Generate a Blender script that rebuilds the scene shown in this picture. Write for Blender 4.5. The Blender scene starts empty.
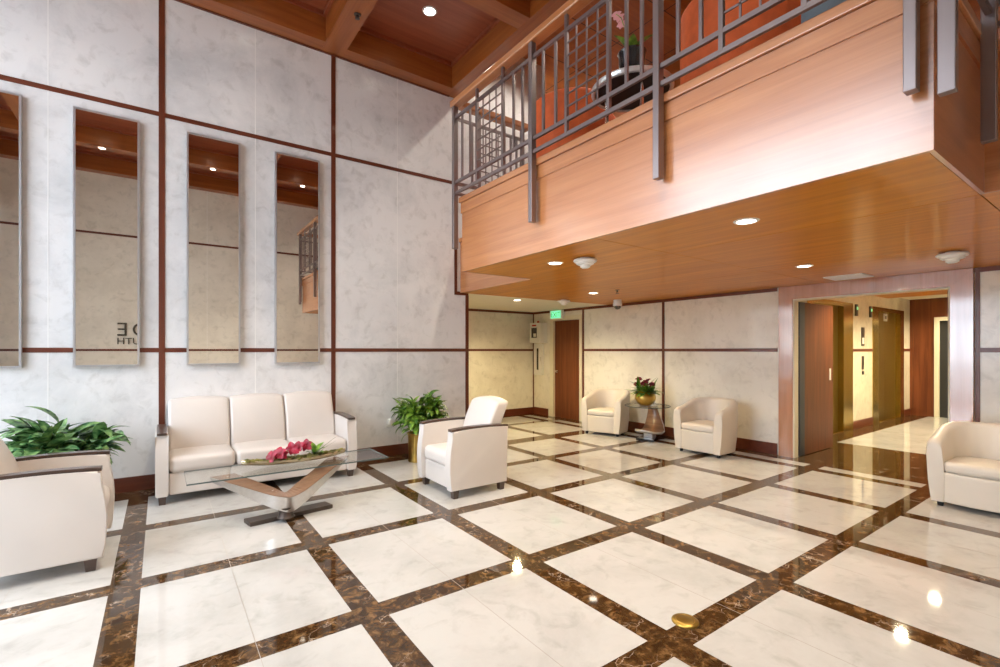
import bpy, bmesh, math, random
from mathutils import Vector, Matrix, noise as mnoise
PI = math.pi
S = bpy.context.scene
C = S.collection
# ------------------------------------------------------------------ camera, world, exposure
F_PX = 475.86
cam_d = bpy.data.cameras.new('camera'); cam = bpy.data.objects.new('camera', cam_d); C.objects.link(cam)
cam_d.sensor_width = 36.0; cam_d.lens = 36.0 * F_PX / 1000.0
cam_d.shift_x = 0.0; cam_d.shift_y = 16.5 / 1000.0
cam_d.clip_start = 0.05; cam_d.clip_end = 200
FWD = Vector((0.5808, 0.8137, 0.0)).normalized()
cam.location = (0, 0, 1.5)
cam.rotation_euler = FWD.to_track_quat('-Z', 'Y').to_euler()
S.camera = cam
S.view_settings.view_transform = 'Standard'; S.view_settings.look = 'None'
S.view_settings.gamma = 1.0; S.view_settings.use_curve_mapping = False
S.view_settings.exposure = 0.0
S.cycles.use_denoising = True
S.cycles.max_bounces = 10; S.cycles.diffuse_bounces = 5; S.cycles.glossy_bounces = 5
S.cycles.transmission_bounces = 8; S.cycles.transparent_max_bounces = 12
S.cycles.sample_clamp_indirect = 6.0
S.cycles.caustics_reflective = False; S.cycles.caustics_refractive = False
W = bpy.data.worlds.new('sky'); S.world = W; W.use_nodes = True
W.node_tree.nodes['Background'].inputs[0].default_value = (0.80, 0.88, 1.0, 1)
W.node_tree.nodes['Background'].inputs[1].default_value = 9.8
WIN_X, WIN_Y0, WIN_Y1, WIN_Z1 = -3.2, 1.75, 6.2, 5.35
SPOT_HIGH, SPOT_SOFFIT, SPOT_HALL, SPOT_UP = 430.0, 80.0, 230.0, 150.0
def portal():
    l = bpy.data.lights.new('window_portal', 'AREA'); l.shape = 'RECTANGLE'
    l.size = WIN_Y1 - WIN_Y0; l.size_y = WIN_Z1; l.cycles.is_portal = True
    o = bpy.data.objects.new('window_portal', l); C.objects.link(o)
    o.location = (WIN_X - 0.08, (WIN_Y0 + WIN_Y1) / 2, WIN_Z1 / 2)
    o.rotation_euler = Vector((1, 0, 0)).to_track_quat('-Z', 'Z').to_euler()
portal()

# ------------------------------------------------------------------ materials
def newmat(name):
    m = bpy.data.materials.new(name); m.use_nodes = True
    nt = m.node_tree; b = nt.nodes['Principled BSDF']
    return m, nt, b
def col(c): return (c[0], c[1], c[2], 1)
def plain(name, c, rough=0.5, metal=0.0, coat=0.0, spec=0.5, var=0.0, vscale=6.0, bump=0.0, bscale=200.0):
    m, nt, b = newmat(name)
    b.inputs['Base Color'].default_value = col(c); b.inputs['Roughness'].default_value = rough
    b.inputs['Metallic'].default_value = metal; b.inputs['Coat Weight'].default_value = coat
    b.inputs['Coat Roughness'].default_value = 0.05; b.inputs['Specular IOR Level'].default_value = spec
    tc = nt.nodes.new('ShaderNodeTexCoord')
    if var > 0:
        n = nt.nodes.new('ShaderNodeTexNoise'); n.inputs['Scale'].default_value = vscale; n.inputs['Detail'].default_value = 4
        nt.links.new(tc.outputs['Object'], n.inputs['Vector'])
        r = nt.nodes.new('ShaderNodeValToRGB')
        r.color_ramp.elements[0].color = col([x * (1 - var) for x in c]); r.color_ramp.elements[1].color = col([min(1, x * (1 + var)) for x in c])
        r.color_ramp.elements[0].position = 0.3; r.color_ramp.elements[1].position = 0.7
        nt.links.new(n.outputs['Fac'], r.inputs[0]); nt.links.new(r.outputs[0], b.inputs['Base Color'])
    if bump > 0:
        n2 = nt.nodes.new('ShaderNodeTexNoise'); n2.inputs['Scale'].default_value = bscale
        nt.links.new(tc.outputs['Object'], n2.inputs['Vector'])
        bp = nt.nodes.new('ShaderNodeBump'); bp.inputs['Strength'].default_value = bump; bp.inputs['Distance'].default_value = 0.002
        nt.links.new(n2.outputs['Fac'], bp.inputs['Height']); nt.links.new(bp.outputs[0], b.inputs['Normal'])
    return m
def emit(name, c, s):
    m, nt, b = newmat(name); b.inputs['Base Color'].default_value = col(c)
    b.inputs['Emission Color'].default_value = col(c); b.inputs['Emission Strength'].default_value = s
    return m
def wood(name, dark, light, axis, rough=0.3, coat=0.5, scale=1.0, coat_rough=0.06, planks=0.0):
    """long-grained veneer; axis = grain direction 0/1/2"""
    m, nt, b = newmat(name); L = nt.links.new
    tc = nt.nodes.new('ShaderNodeTexCoord'); mp = nt.nodes.new('ShaderNodeMapping')
    sc = [9.0 * scale] * 3; sc[axis] = 0.55 * scale; mp.inputs['Scale'].default_value = sc
    L(tc.outputs['Object'], mp.inputs[0])
    n = nt.nodes.new('ShaderNodeTexNoise'); n.inputs['Scale'].default_value = 1.6; n.inputs['Detail'].default_value = 8; n.inputs['Distortion'].default_value = 0.6
    L(mp.outputs[0], n.inputs['Vector'])
    mp2 = nt.nodes.new('ShaderNodeMapping'); sc2 = [60.0 * scale] * 3; sc2[axis] = 1.5 * scale; mp2.inputs['Scale'].default_value = sc2
    L(tc.outputs['Object'], mp2.inputs[0])
    n2 = nt.nodes.new('ShaderNodeTexNoise'); n2.inputs['Scale'].default_value = 1.5; n2.inputs['Detail'].default_value = 3
    L(mp2.outputs[0], n2.inputs['Vector'])
    mx = nt.nodes.new('ShaderNodeMath'); mx.operation = 'MULTIPLY_ADD'; mx.inputs[1].default_value = 0.35
    L(n2.outputs['Fac'], mx.inputs[0]); L(n.outputs['Fac'], mx.inputs[2])
    r = nt.nodes.new('ShaderNodeValToRGB'); r.color_ramp.elements[0].position = 0.42; r.color_ramp.elements[1].position = 0.92
    r.color_ramp.elements[0].color = col(dark); r.color_ramp.elements[1].color = col(light)
    L(mx.outputs[0], r.inputs[0]); L(r.outputs[0], b.inputs['Base Color'])
    b.inputs['Roughness'].default_value = rough; b.inputs['Coat Weight'].default_value = coat; b.inputs['Coat Roughness'].default_value = coat_rough
    return m
def wall_marble(name, base, vein, rough=0.22, scale=1.0, spec=0.5):
    m, nt, b = newmat(name); L = nt.links.new
    tc = nt.nodes.new('ShaderNodeTexCoord')
    n = nt.nodes.new('ShaderNodeTexNoise'); n.inputs['Scale'].default_value = 1.5 * scale; n.inputs['Detail'].default_value = 7; n.inputs['Roughness'].default_value = 0.68; n.inputs['Distortion'].default_value = 0.35
    L(tc.outputs['Object'], n.inputs['Vector'])
    r = nt.nodes.new('ShaderNodeValToRGB'); r.color_ramp.elements[0].position = 0.33; r.color_ramp.elements[1].position = 0.56
    r.color_ramp.elements[0].color = col(vein); r.color_ramp.elements[1].color = col(base)
    L(n.outputs['Fac'], r.inputs[0])
    n2 = nt.nodes.new('ShaderNodeTexNoise'); n2.inputs['Scale'].default_value = 7 * scale; n2.inputs['Detail'].default_value = 6; n2.inputs['Roughness'].default_value = 0.6; n2.inputs['Distortion'].default_value = 0.5
    L(tc.outputs['Object'], n2.inputs['Vector'])
    r2 = nt.nodes.new('ShaderNodeValToRGB'); r2.color_ramp.elements[0].position = 0.30; r2.color_ramp.elements[1].position = 0.47
    r2.color_ramp.elements[0].color = (0.62, 0.61, 0.58, 1); r2.color_ramp.elements[1].color = (1, 1, 1, 1)
    L(n2.outputs['Fac'], r2.inputs[0])
    mx = nt.nodes.new('ShaderNodeMix'); mx.data_type = 'RGBA'; mx.blend_type = 'MULTIPLY'; mx.inputs['Factor'].default_value = 0.4
    L(r.outputs[0], mx.inputs['A']); L(r2.outputs[0], mx.inputs['B']); L(mx.outputs['Result'], b.inputs['Base Color'])
    b.inputs['Roughness'].default_value = rough; b.inputs['Specular IOR Level'].default_value = spec
    return m
def floor_white(name, base=(0.57, 0.56, 0.54), vein=(0.48, 0.47, 0.45)):
    m = wall_marble(name, base, vein, rough=0.045, scale=0.9, spec=0.5)
    return m
def emperador(name):
    m, nt, b = newmat(name); L = nt.links.new
    tc = nt.nodes.new('ShaderNodeTexCoord')
    n = nt.nodes.new('ShaderNodeTexNoise'); n.inputs['Scale'].default_value = 15; n.inputs['Detail'].default_value = 8; n.inputs['Roughness'].default_value = 0.72; n.inputs['Distortion'].default_value = 0.5
    L(tc.outputs['Object'], n.inputs['Vector'])
    r = nt.nodes.new('ShaderNodeValToRGB'); cr = r.color_ramp
    cr.elements[0].position = 0.34; cr.elements[0].color = (0.020, 0.010, 0.005, 1)
    cr.elements[1].position = 0.68; cr.elements[1].color = (0.27, 0.15, 0.06, 1)
    e = cr.elements.new(0.52); e.color = (0.07, 0.035, 0.013, 1)
    L(n.outputs['Fac'], r.inputs[0])
    v = nt.nodes.new('ShaderNodeTexVoronoi'); v.feature = 'DISTANCE_TO_EDGE'; v.inputs['Scale'].default_value = 7.0
    nv = nt.nodes.new('ShaderNodeTexNoise'); nv.inputs['Scale'].default_value = 5; nv.inputs['Detail'].default_value = 4
    L(tc.outputs['Object'], nv.inputs['Vector'])
    vm = nt.nodes.new('ShaderNodeMix'); vm.data_type = 'RGBA'; vm.inputs['Factor'].default_value = 0.35
    L(tc.outputs['Object'], vm.inputs['A']); L(nv.outputs['Color'], vm.inputs['B']); L(vm.outputs['Result'], v.inputs['Vector'])
    rv = nt.nodes.new('ShaderNodeValToRGB'); rv.color_ramp.elements[0].position = 0.0; rv.color_ramp.elements[1].position = 0.018
    rv.color_ramp.elements[0].color = (0.8, 0.8, 0.8, 1); rv.color_ramp.elements[1].color = (0, 0, 0, 1)
    L(v.outputs['Distance'], rv.inputs[0])
    gate = nt.nodes.new('ShaderNodeMath'); gate.operation = 'MULTIPLY'
    gr = nt.nodes.new('ShaderNodeValToRGB'); gr.color_ramp.elements[0].position = 0.48; gr.color_ramp.elements[1].position = 0.62
    L(nv.outputs['Fac'], gr.inputs[0]); L(rv.outputs[0], gate.inputs[0]); L(gr.outputs[0], gate.inputs[1])
    mx = nt.nodes.new('ShaderNodeMix'); mx.data_type = 'RGBA'; mx.inputs['B'].default_value = (0.62, 0.50, 0.40, 1)
    L(gate.outputs[0], mx.inputs['Factor']); L(r.outputs[0], mx.inputs['A']); L(mx.outputs['Result'], b.inputs['Base Color'])
    b.inputs['Roughness'].default_value = 0.045
    return m
def glass(name, tint=(0.93, 0.97, 0.95), refl=1.0):
    """thin clear pane: transparent with a fresnel reflection"""
    m = bpy.data.materials.new(name); m.use_nodes = True; nt = m.node_tree; nt.nodes.clear(); L = nt.links.new
    out = nt.nodes.new('ShaderNodeOutputMaterial'); mix = nt.nodes.new('ShaderNodeMixShader')
    tr = nt.nodes.new('ShaderNodeBsdfTransparent'); tr.inputs[0].default_value = col(tint)
    gl = nt.nodes.new('ShaderNodeBsdfGlossy'); gl.inputs['Roughness'].default_value = 0.02
    fr = nt.nodes.new('ShaderNodeLayerWeight'); fr.inputs[0].default_value = 0.5
    # schlick-like curve that is the same from either side of a pane
    p = nt.nodes.new('ShaderNodeMath'); p.operation = 'POWER'; p.inputs[1].default_value = 3.0
    q = nt.nodes.new('ShaderNodeMath'); q.operation = 'MULTIPLY_ADD'; q.inputs[1].default_value = 0.6 * refl; q.inputs[2].default_value = 0.06 * refl
    L(fr.outputs['Facing'], p.inputs[0]); L(p.outputs[0], q.inputs[0]); L(q.outputs[0], mix.inputs[0])
    L(tr.outputs[0], mix.inputs[1]); L(gl.outputs[0], mix.inputs[2]); L(mix.outputs[0], out.inputs[0])
    return m
def leafmat(name, dark, light, rough=0.35):
    m, nt, b = newmat(name); L = nt.links.new
    tc = nt.nodes.new('ShaderNodeTexCoord'); n = nt.nodes.new('ShaderNodeTexNoise'); n.inputs['Scale'].default_value = 16; n.inputs['Detail'].default_value = 3
    L(tc.outputs['Object'], n.inputs['Vector']); r = nt.nodes.new('ShaderNodeValToRGB')
    r.color_ramp.elements[0].position = 0.38; r.color_ramp.elements[1].position = 0.66
    r.color_ramp.elements[0].color = col(dark); r.color_ramp.elements[1].color = col(light)
    L(n.outputs['Fac'], r.inputs[0]); L(r.outputs[0], b.inputs['Base Color']); b.inputs['Roughness'].default_value = rough
    return m
M = {}
M['marble'] = wall_marble('grey_white_marble', (0.83, 0.82, 0.815), (0.68, 0.68, 0.68))
M['marble_warm'] = wall_marble('warm_lit_marble', (0.84, 0.80, 0.71), (0.73, 0.685, 0.595), rough=0.12)  # marble tinted beige: the warm lamplight is put into its colour
M['marble_hall'] = wall_marble('yellow_lit_marble', (0.76, 0.70, 0.56), (0.62, 0.56, 0.44))  # white hall marble with the yellow lamplight painted into its base
M['grout'] = plain('panel_joint', (0.88, 0.87, 0.85), 0.6, var=0.03)
M['floor_white'] = floor_white('polished_white_marble')
M['floor_seam'] = plain('floor_joint', (0.36, 0.32, 0.28), 0.3, var=0.05)
M['brown_marble'] = emperador('brown_veined_marble')
M['trim'] = wood('red_brown_trim', (0.095, 0.018, 0.006), (0.165, 0.036, 0.012), 0, 0.4, 0.2)
M['trim_v'] = wood('red_brown_trim_upright', (0.095, 0.018, 0.006), (0.165, 0.036, 0.012), 2, 0.4, 0.2)
M['ceil'] = wood('cherry_ceiling', (0.24, 0.055, 0.022), (0.36, 0.095, 0.040), 0, 0.35, 0.3, coat_rough=0.25)
M['beam_x'] = wood('cherry_beam_long', (0.25, 0.062, 0.010), (0.38, 0.112, 0.022), 0, 0.35, 0.3, coat_rough=0.2)
M['beam_y'] = wood('cherry_beam_cross', (0.25, 0.062, 0.010), (0.38, 0.112, 0.022), 1, 0.35, 0.3, coat_rough=0.2)
M['fascia'] = wood('lacquered_cherry', (0.42, 0.140, 0.042), (0.60, 0.25, 0.085), 1, 0.35, 1.0, coat_rough=0.22); M['fascia'].node_tree.nodes['Principled BSDF'].inputs['Coat IOR'].default_value = 2.0
M['fascia_x'] = wood('lacquered_cherry_side', (0.34, 0.11, 0.04), (0.50, 0.19, 0.075), 0, 0.3, 0.8, coat_rough=0.10)
M['soffit'] = wood('lacquered_soffit', (0.42, 0.130, 0.003), (0.62, 0.225, 0.006), 1, 0.4, 0.16, coat_rough=0.08); M['soffit'].node_tree.nodes['Principled BSDF'].inputs['Specular IOR Level'].default_value = 0.2
M['door_wood'] = wood('mahogany_door', (0.10, 0.026, 0.008), (0.20, 0.058, 0.018), 2, 0.5, 0.05)
M['door_wood'].node_tree.nodes['Principled BSDF'].inputs['Specular IOR Level'].default_value = 0.25
M['portal_wood'] = wood('portal_cherry', (0.42, 0.17, 0.08), (0.56, 0.26, 0.14), 2, 0.25, 1.0, coat_rough=0.10); M['portal_wood'].node_tree.nodes['Principled BSDF'].inputs['Coat IOR'].default_value = 2.1
M['steel'] = plain('brushed_grey_steel', (0.30, 0.255, 0.25), 0.32, 0.8, var=0.02, vscale=4)
M['bright_steel'] = plain('brushed_steel', (0.66, 0.64, 0.62), 0.28, 0.9, var=0.05, vscale=40)
M['rim_steel'] = plain('pale_steel_rim', (0.80, 0.78, 0.75), 0.3, 0.6, var=0.03)
M['chrome'] = plain('chrome', (0.85, 0.85, 0.85), 0.06, 1.0)
M['silver'] = plain('silver_frame', (0.62, 0.62, 0.64), 0.3, 0.8, var=0.03)
M['mirror'] = plain('bronze_tinted_mirror', (0.78, 0.72, 0.64), 0.01, 1.0)
M['cream'] = plain('cream_vinyl', (0.70, 0.645, 0.60), 0.42, var=0.025, vscale=3, bump=0.15, bscale=350)
M['cream_tub'] = plain('ivory_vinyl', (0.69, 0.625, 0.535), 0.42, var=0.025, vscale=3, bump=0.15, bscale=350)
M['dark_wood'] = wood('walnut', (0.035, 0.018, 0.012), (0.085, 0.045, 0.03), 1, 0.35, 0.4)
M['walnut_top'] = wood('brown_walnut_inlay', (0.20, 0.10, 0.055), (0.34, 0.19, 0.11), 0, 0.35, 0.3)
M['dark_metal'] = plain('dark_bronze', (0.085, 0.065, 0.055), 0.4, 0.6, var=0.1)
M['black'] = plain('black_gloss', (0.012, 0.011, 0.012), 0.15, 0.0, coat=0.5, var=0.1)
M['black_matte'] = plain('black_matte', (0.015, 0.015, 0.016), 0.6, var=0.1)
M['glass'] = glass('clear_table_glass', (0.955, 0.975, 0.965), 0.75)
M['glass_edge'] = plain('green_glass_edge', (0.09, 0.12, 0.115), 0.15, var=0.1)
M['pane'] = glass('window_pane', (0.97, 0.98, 0.98), 1.0)
M['brass'] = plain('polished_brass', (0.58, 0.42, 0.11), 0.22, 1.0, var=0.06, vscale=12)
M['brass_pot'] = plain('aged_brass', (0.55, 0.36, 0.09), 0.3, 1.0, var=0.15, vscale=8)
M['brass_door'] = plain('brushed_bronze_door', (0.36, 0.25, 0.065), 0.33, 1.0, var=0.05, vscale=25)
M['white_metal'] = plain('white_enamel', (0.82, 0.81, 0.78), 0.4, var=0.02)
M['white_plastic'] = plain('white_plastic', (0.85, 0.84, 0.80), 0.45, var=0.02)
M['cream_paint'] = plain('cream_paint', (0.74, 0.68, 0.52), 0.5, var=0.02)
M['ceil_cream'] = plain('cream_plaster', (0.80, 0.75, 0.62), 0.7, var=0.02)
M['lens'] = emit('lamp_lens', (1.0, 0.90, 0.74), 14.0)
M['lens_high'] = emit('lamp_lens_high', (1.0, 0.90, 0.76), 20.0)
M['exit_face'] = emit('green_lit_sign_face', (0.22, 0.95, 0.50), 1.0)
M['exit_letter'] = plain('dark_green_letter', (0.01, 0.10, 0.05), 0.5, var=0.05)
M['green_light'] = emit('green_indicator', (0.3, 1.0, 0.4), 1.2)
M['leaf_green'] = leafmat('bright_green_leaf', (0.04, 0.13, 0.012), (0.27, 0.45, 0.055))
M['leaf_blue'] = leafmat('silver_green_leaf', (0.02, 0.10, 0.03), (0.28, 0.47, 0.17))
M['soil'] = plain('potting_soil', (0.05, 0.03, 0.02), 0.9, var=0.3, vscale=40)
M['moss'] = leafmat('moss', (0.06, 0.055, 0.01), (0.22, 0.20, 0.04), 0.8)
M['orchid_red'] = leafmat('crimson_petal', (0.22, 0.004, 0.018), (0.46, 0.016, 0.05), 0.45)
M['dark_rose'] = leafmat('dark_red_petal', (0.16, 0.008, 0.02), (0.36, 0.03, 0.05), 0.5)
M['pink'] = plain('pale_pink_petal', (0.75, 0.35, 0.35), 0.5, var=0.1)
M['dish'] = plain('champagne_glaze', (0.50, 0.41, 0.26), 0.15, 0.6, var=0.08)
M['orange'] = plain('orange_fabric', (0.62, 0.105, 0.018), 0.75, var=0.12, vscale=14, bump=0.3)
M['teal'] = plain('slate_fabric', (0.16, 0.20, 0.23), 0.8, var=0.1, bump=0.3)
M['carpet'] = plain('brown_carpet', (0.20, 0.10, 0.06), 0.95, var=0.2, vscale=60)
M['paving'] = plain('outside_paving', (0.45, 0.44, 0.42), 0.8, var=0.1, vscale=3)
M['slate_edge'] = plain('dark_blue_rubber_edge', (0.03, 0.033, 0.05), 0.5, var=0.1)
M['lettering'] = plain('bronze_letters', (0.10, 0.085, 0.065), 0.4, 0.5, var=0.05)
M['ext_red'] = plain('red_enamel', (0.45, 0.02, 0.02), 0.35, var=0.05)

# ------------------------------------------------------------------ mesh helpers
def link(name, bm, mats, parent=None, smooth=False, loc=None):
    me = bpy.data.meshes.new(name)
    if smooth:
        for f in bm.faces: f.smooth = True
    bmesh.ops.recalc_face_normals(bm, faces=bm.faces)
    bm.to_mesh(me); bm.free()
    if smooth:
        try: me.set_sharp_from_angle(angle=math.radians(40))
        except Exception: pass
    for m in (mats if isinstance(mats, (list, tuple)) else [mats]): me.materials.append(M[m] if isinstance(m, str) else m)
    o = bpy.data.objects.new(name, me); C.objects.link(o)
    if parent is not None: o.parent = parent
    if loc is not None: o.location = loc
    return o
def thing(name, label, cat, loc=(0, 0, 0), rz=0.0, group=None):
    o = bpy.data.objects.new(name, None); C.objects.link(o); o.empty_display_size = 0.1
    o.location = loc; o.rotation_euler = (0, 0, rz)
    o['label'] = label; o['category'] = cat
    if group: o['group'] = group
    return o
def tag(o, label, cat, group=None):
    o['label'] = label; o['category'] = cat
    if group: o['group'] = group
    return o
def struct(o): o['kind'] = 'structure'; return o
def structE(name, loc=(0, 0, 0)):
    o = bpy.data.objects.new(name, None); C.objects.link(o); o.location = loc; o['kind'] = 'structure'; return o
def dup(root, loc, rz=None, label=None):
    r = root.copy(); C.objects.link(r); r.location = loc
    if rz is not None: r.rotation_euler = (0, 0, rz)
    if label: r['label'] = label
    for ch in list(root.children):
        c = ch.copy(); C.objects.link(c); c.parent = r
        for g in list(ch.children):
            d = g.copy(); C.objects.link(d); d.parent = c
    return r
def B(bm, x0, x1, y0, y1, z0, z1, mi=0, bev=0.0):
    vs = [bm.verts.new((x, y, z)) for x in (x0, x1) for y in (y0, y1) for z in (z0, z1)]
    idx = [(0, 1, 3, 2), (4, 6, 7, 5), (0, 4, 5, 1), (2, 3, 7, 6), (0, 2, 6, 4), (1, 5, 7, 3)]
    fs = []
    for q in idx:
        f = bm.faces.new([vs[i] for i in q]); f.material_index = mi; fs.append(f)
    if bev > 0:
        es = list({e for f in fs for e in f.edges})
        r = bmesh.ops.bevel(bm, geom=es, offset=bev, segments=2, profile=0.5, affect='EDGES')
        for f in r['faces']: f.material_index = mi
    return fs
def box(name, x0, x1, y0, y1, z0, z1, mat, parent=None, bev=0.0):
    bm = bmesh.new(); B(bm, x0, x1, y0, y1, z0, z1, 0, bev); return link(name, bm, mat, parent)
def rbox(bm, c, size, r, bulge=(0, 0, 0), n=4, fn=None):
    """rounded, optionally bulging cushion box"""
    h = [s / 2 for s in size]; r = min(r, min(h) * 0.98)
    def axis(hh):
        a = [-hh + r * k / 3 for k in range(3)]
        inner = [(-hh + r) + (2 * hh - 2 * r) * k / n for k in range(n + 1)]
        return a + inner + [-v for v in reversed(a)]
    ax = [axis(v) for v in h]
    vm = {}
    def vert(p):
        key = tuple(round(v, 6) for v in p)
        if key in vm: return vm[key]
        q = list(p); inn = [max(-(h[i] - r), min(h[i] - r, q[i])) for i in range(3)]
        d = [q[i] - inn[i] for i in range(3)]; L = math.sqrt(sum(v * v for v in d))
        if L > 1e-9:
            # map the cube corner onto a sphere
            q = [inn[i] + d[i] / L * r * max(abs(v) for v in d) / r if False else inn[i] + d[i] / L * r for i in range(3)] if max(abs(v) for v in d) > r * 0.999 else q
        for i in range(3):
            if bulge[i]:
                j, k = (i + 1) % 3, (i + 2) % 3
                w = max(0, 1 - (p[j] / h[j]) ** 2) * max(0, 1 - (p[k] / h[k]) ** 2)
                q[i] += bulge[i] * w * (p[i] / h[i])
        q = [q[i] + c[i] for i in range(3)]
        if fn: q = fn(*q)
        v = bm.verts.new(q); vm[key] = v; return v
    for i in range(3):
        j, k = (i + 1) % 3, (i + 2) % 3
        for s in (-1, 1):
            for a in range(len(ax[j]) - 1):
                for b_ in range(len(ax[k]) - 1):
                    q = []
                    for (u, w) in ((a, b_), (a + 1, b_), (a + 1, b_ + 1), (a, b_ + 1)):
                        p = [0, 0, 0]; p[i] = s * h[i]; p[j] = ax[j][u]; p[k] = ax[k][w]; q.append(vert(p))
                    if s < 0: q.reverse()
                    try: bm.faces.new(q)
                    except ValueError: pass
def prism(bm, pts, axis, a0, a1, mi=0, bev=0.0):
    """polygon pts (u,v) extruded along axis from a0 to a1; axis 0: (y,z) 1: (x,z) 2: (x,y)"""
    def P(u, v, a): return [(a, u, v), (u, a, v), (u, v, a)][axis]
    A = [bm.verts.new(P(u, v, a0)) for u, v in pts]; D = [bm.verts.new(P(u, v, a1)) for u, v in pts]
    n = len(pts); fs = [bm.faces.new(A), bm.faces.new(list(reversed(D)))]
    for i in range(n): fs.append(bm.faces.new((A[i], D[i], D[(i + 1) % n], A[(i + 1) % n])))
    for f in fs: f.material_index = mi
    if bev > 0:
        es = list({e for f in fs[:2] for e in f.edges})
        bmesh.ops.bevel(bm, geom=es, offset=bev, segments=3, profile=0.5, affect='EDGES')
    return fs
def lathe(bm, prof, c=(0, 0, 0), n=32, mi=0, flute=0.0, nf=0, caps=True):
    rings = []
    for (r, z) in prof:
        ring = []
        for k in range(n):
            a = 2 * PI * k / n; rr = max(r, 1e-4) * (1 + (flute * math.cos(nf * a) if nf else 0))
            ring.append(bm.verts.new((c[0] + rr * math.cos(a), c[1] + rr * math.sin(a), c[2] + z)))
        rings.append(ring)
    for a, b_ in zip(rings, rings[1:]):
        for k in range(n):
            f = bm.faces.new((a[k], a[(k + 1) % n], b_[(k + 1) % n], b_[k])); f.material_index = mi
    for ring in ((rings[0], rings[-1]) if caps else ()):
        try: f = bm.faces.new(ring); f.material_index = mi
        except ValueError: pass
def tube(bm, pts, r, n=8, mi=0, taper=1.0):
    pts = [Vector(p) for p in pts]; rings = []
    for i, p in enumerate(pts):
        d = (pts[min(i + 1, len(pts) - 1)] - pts[max(i - 1, 0)]).normalized()
        u = d.cross(Vector((0, 0, 1)))
        if u.length < 1e-3: u = d.cross(Vector((1, 0, 0)))
        u.normalize(); w = d.cross(u); rr = r * (1 + (taper - 1) * i / max(1, len(pts) - 1))
        rings.append([bm.verts.new(p + (u * math.cos(2 * PI * k / n) + w * math.sin(2 * PI * k / n)) * rr) for k in range(n)])
    for a, b_ in zip(rings, rings[1:]):
        for k in range(n):
            f = bm.faces.new((a[k], a[(k + 1) % n], b_[(k + 1) % n], b_[k])); f.material_index = mi
    for ring in (rings[0], list(reversed(rings[-1]))): bm.faces.new(ring).material_index = mi
def leaf(bm, base, az, el, length, width, droop, roll=0.0, nseg=7, fold=0.25, tip=1.0):
    """arching lance-shaped leaf, folded along its midrib"""
    p = Vector(base); e = el; st = length / nseg; rows = []
    side0 = Vector((-math.sin(az), math.cos(az), 0))
    for i in range(nseg + 1):
        t = i / nseg
        d = Vector((math.cos(az) * math.cos(e), math.sin(az) * math.cos(e), math.sin(e)))
        up = side0.cross(d) * -1
        s = side0 * math.cos(roll) + up * math.sin(roll); un = up * math.cos(roll) - side0 * math.sin(roll)
        w = width * 0.5 * (math.sin(PI * min(1, t ** 0.8 * 0.97 + 0.03)) ** 0.9) * (1 if t < 1 else 0.02) + 0.001
        rows.append([bm.verts.new(p - s * w + un * w * fold), bm.verts.new(p), bm.verts.new(p + s * w + un * w * fold)])
        p = p + d * st; e -= droop / nseg
    for a, b_ in zip(rows, rows[1:]):
        for k in (0, 1): bm.faces.new((a[k], a[k + 1], b_[k + 1], b_[k]))
def shell_thick(o, t):
    md = o.modifiers.new('thickness', 'SOLIDIFY'); md.thickness = t; md.offset = 0
# ------------------------------------------------------------------ room dimensions
YL, XB, YR = 6.4, 7.2, -0.96          # left wall, back wall, wall behind the camera
ZS, ZC = 2.39, 5.39                    # balcony soffit, beams of the high ceiling
XE = 3.93                              # end of the left wall below the balcony
YREC = 8.72                            # recess wall
XF, XF2, YF0, YF1 = 2.79, 3.80, 0.60, 4.65
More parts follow.
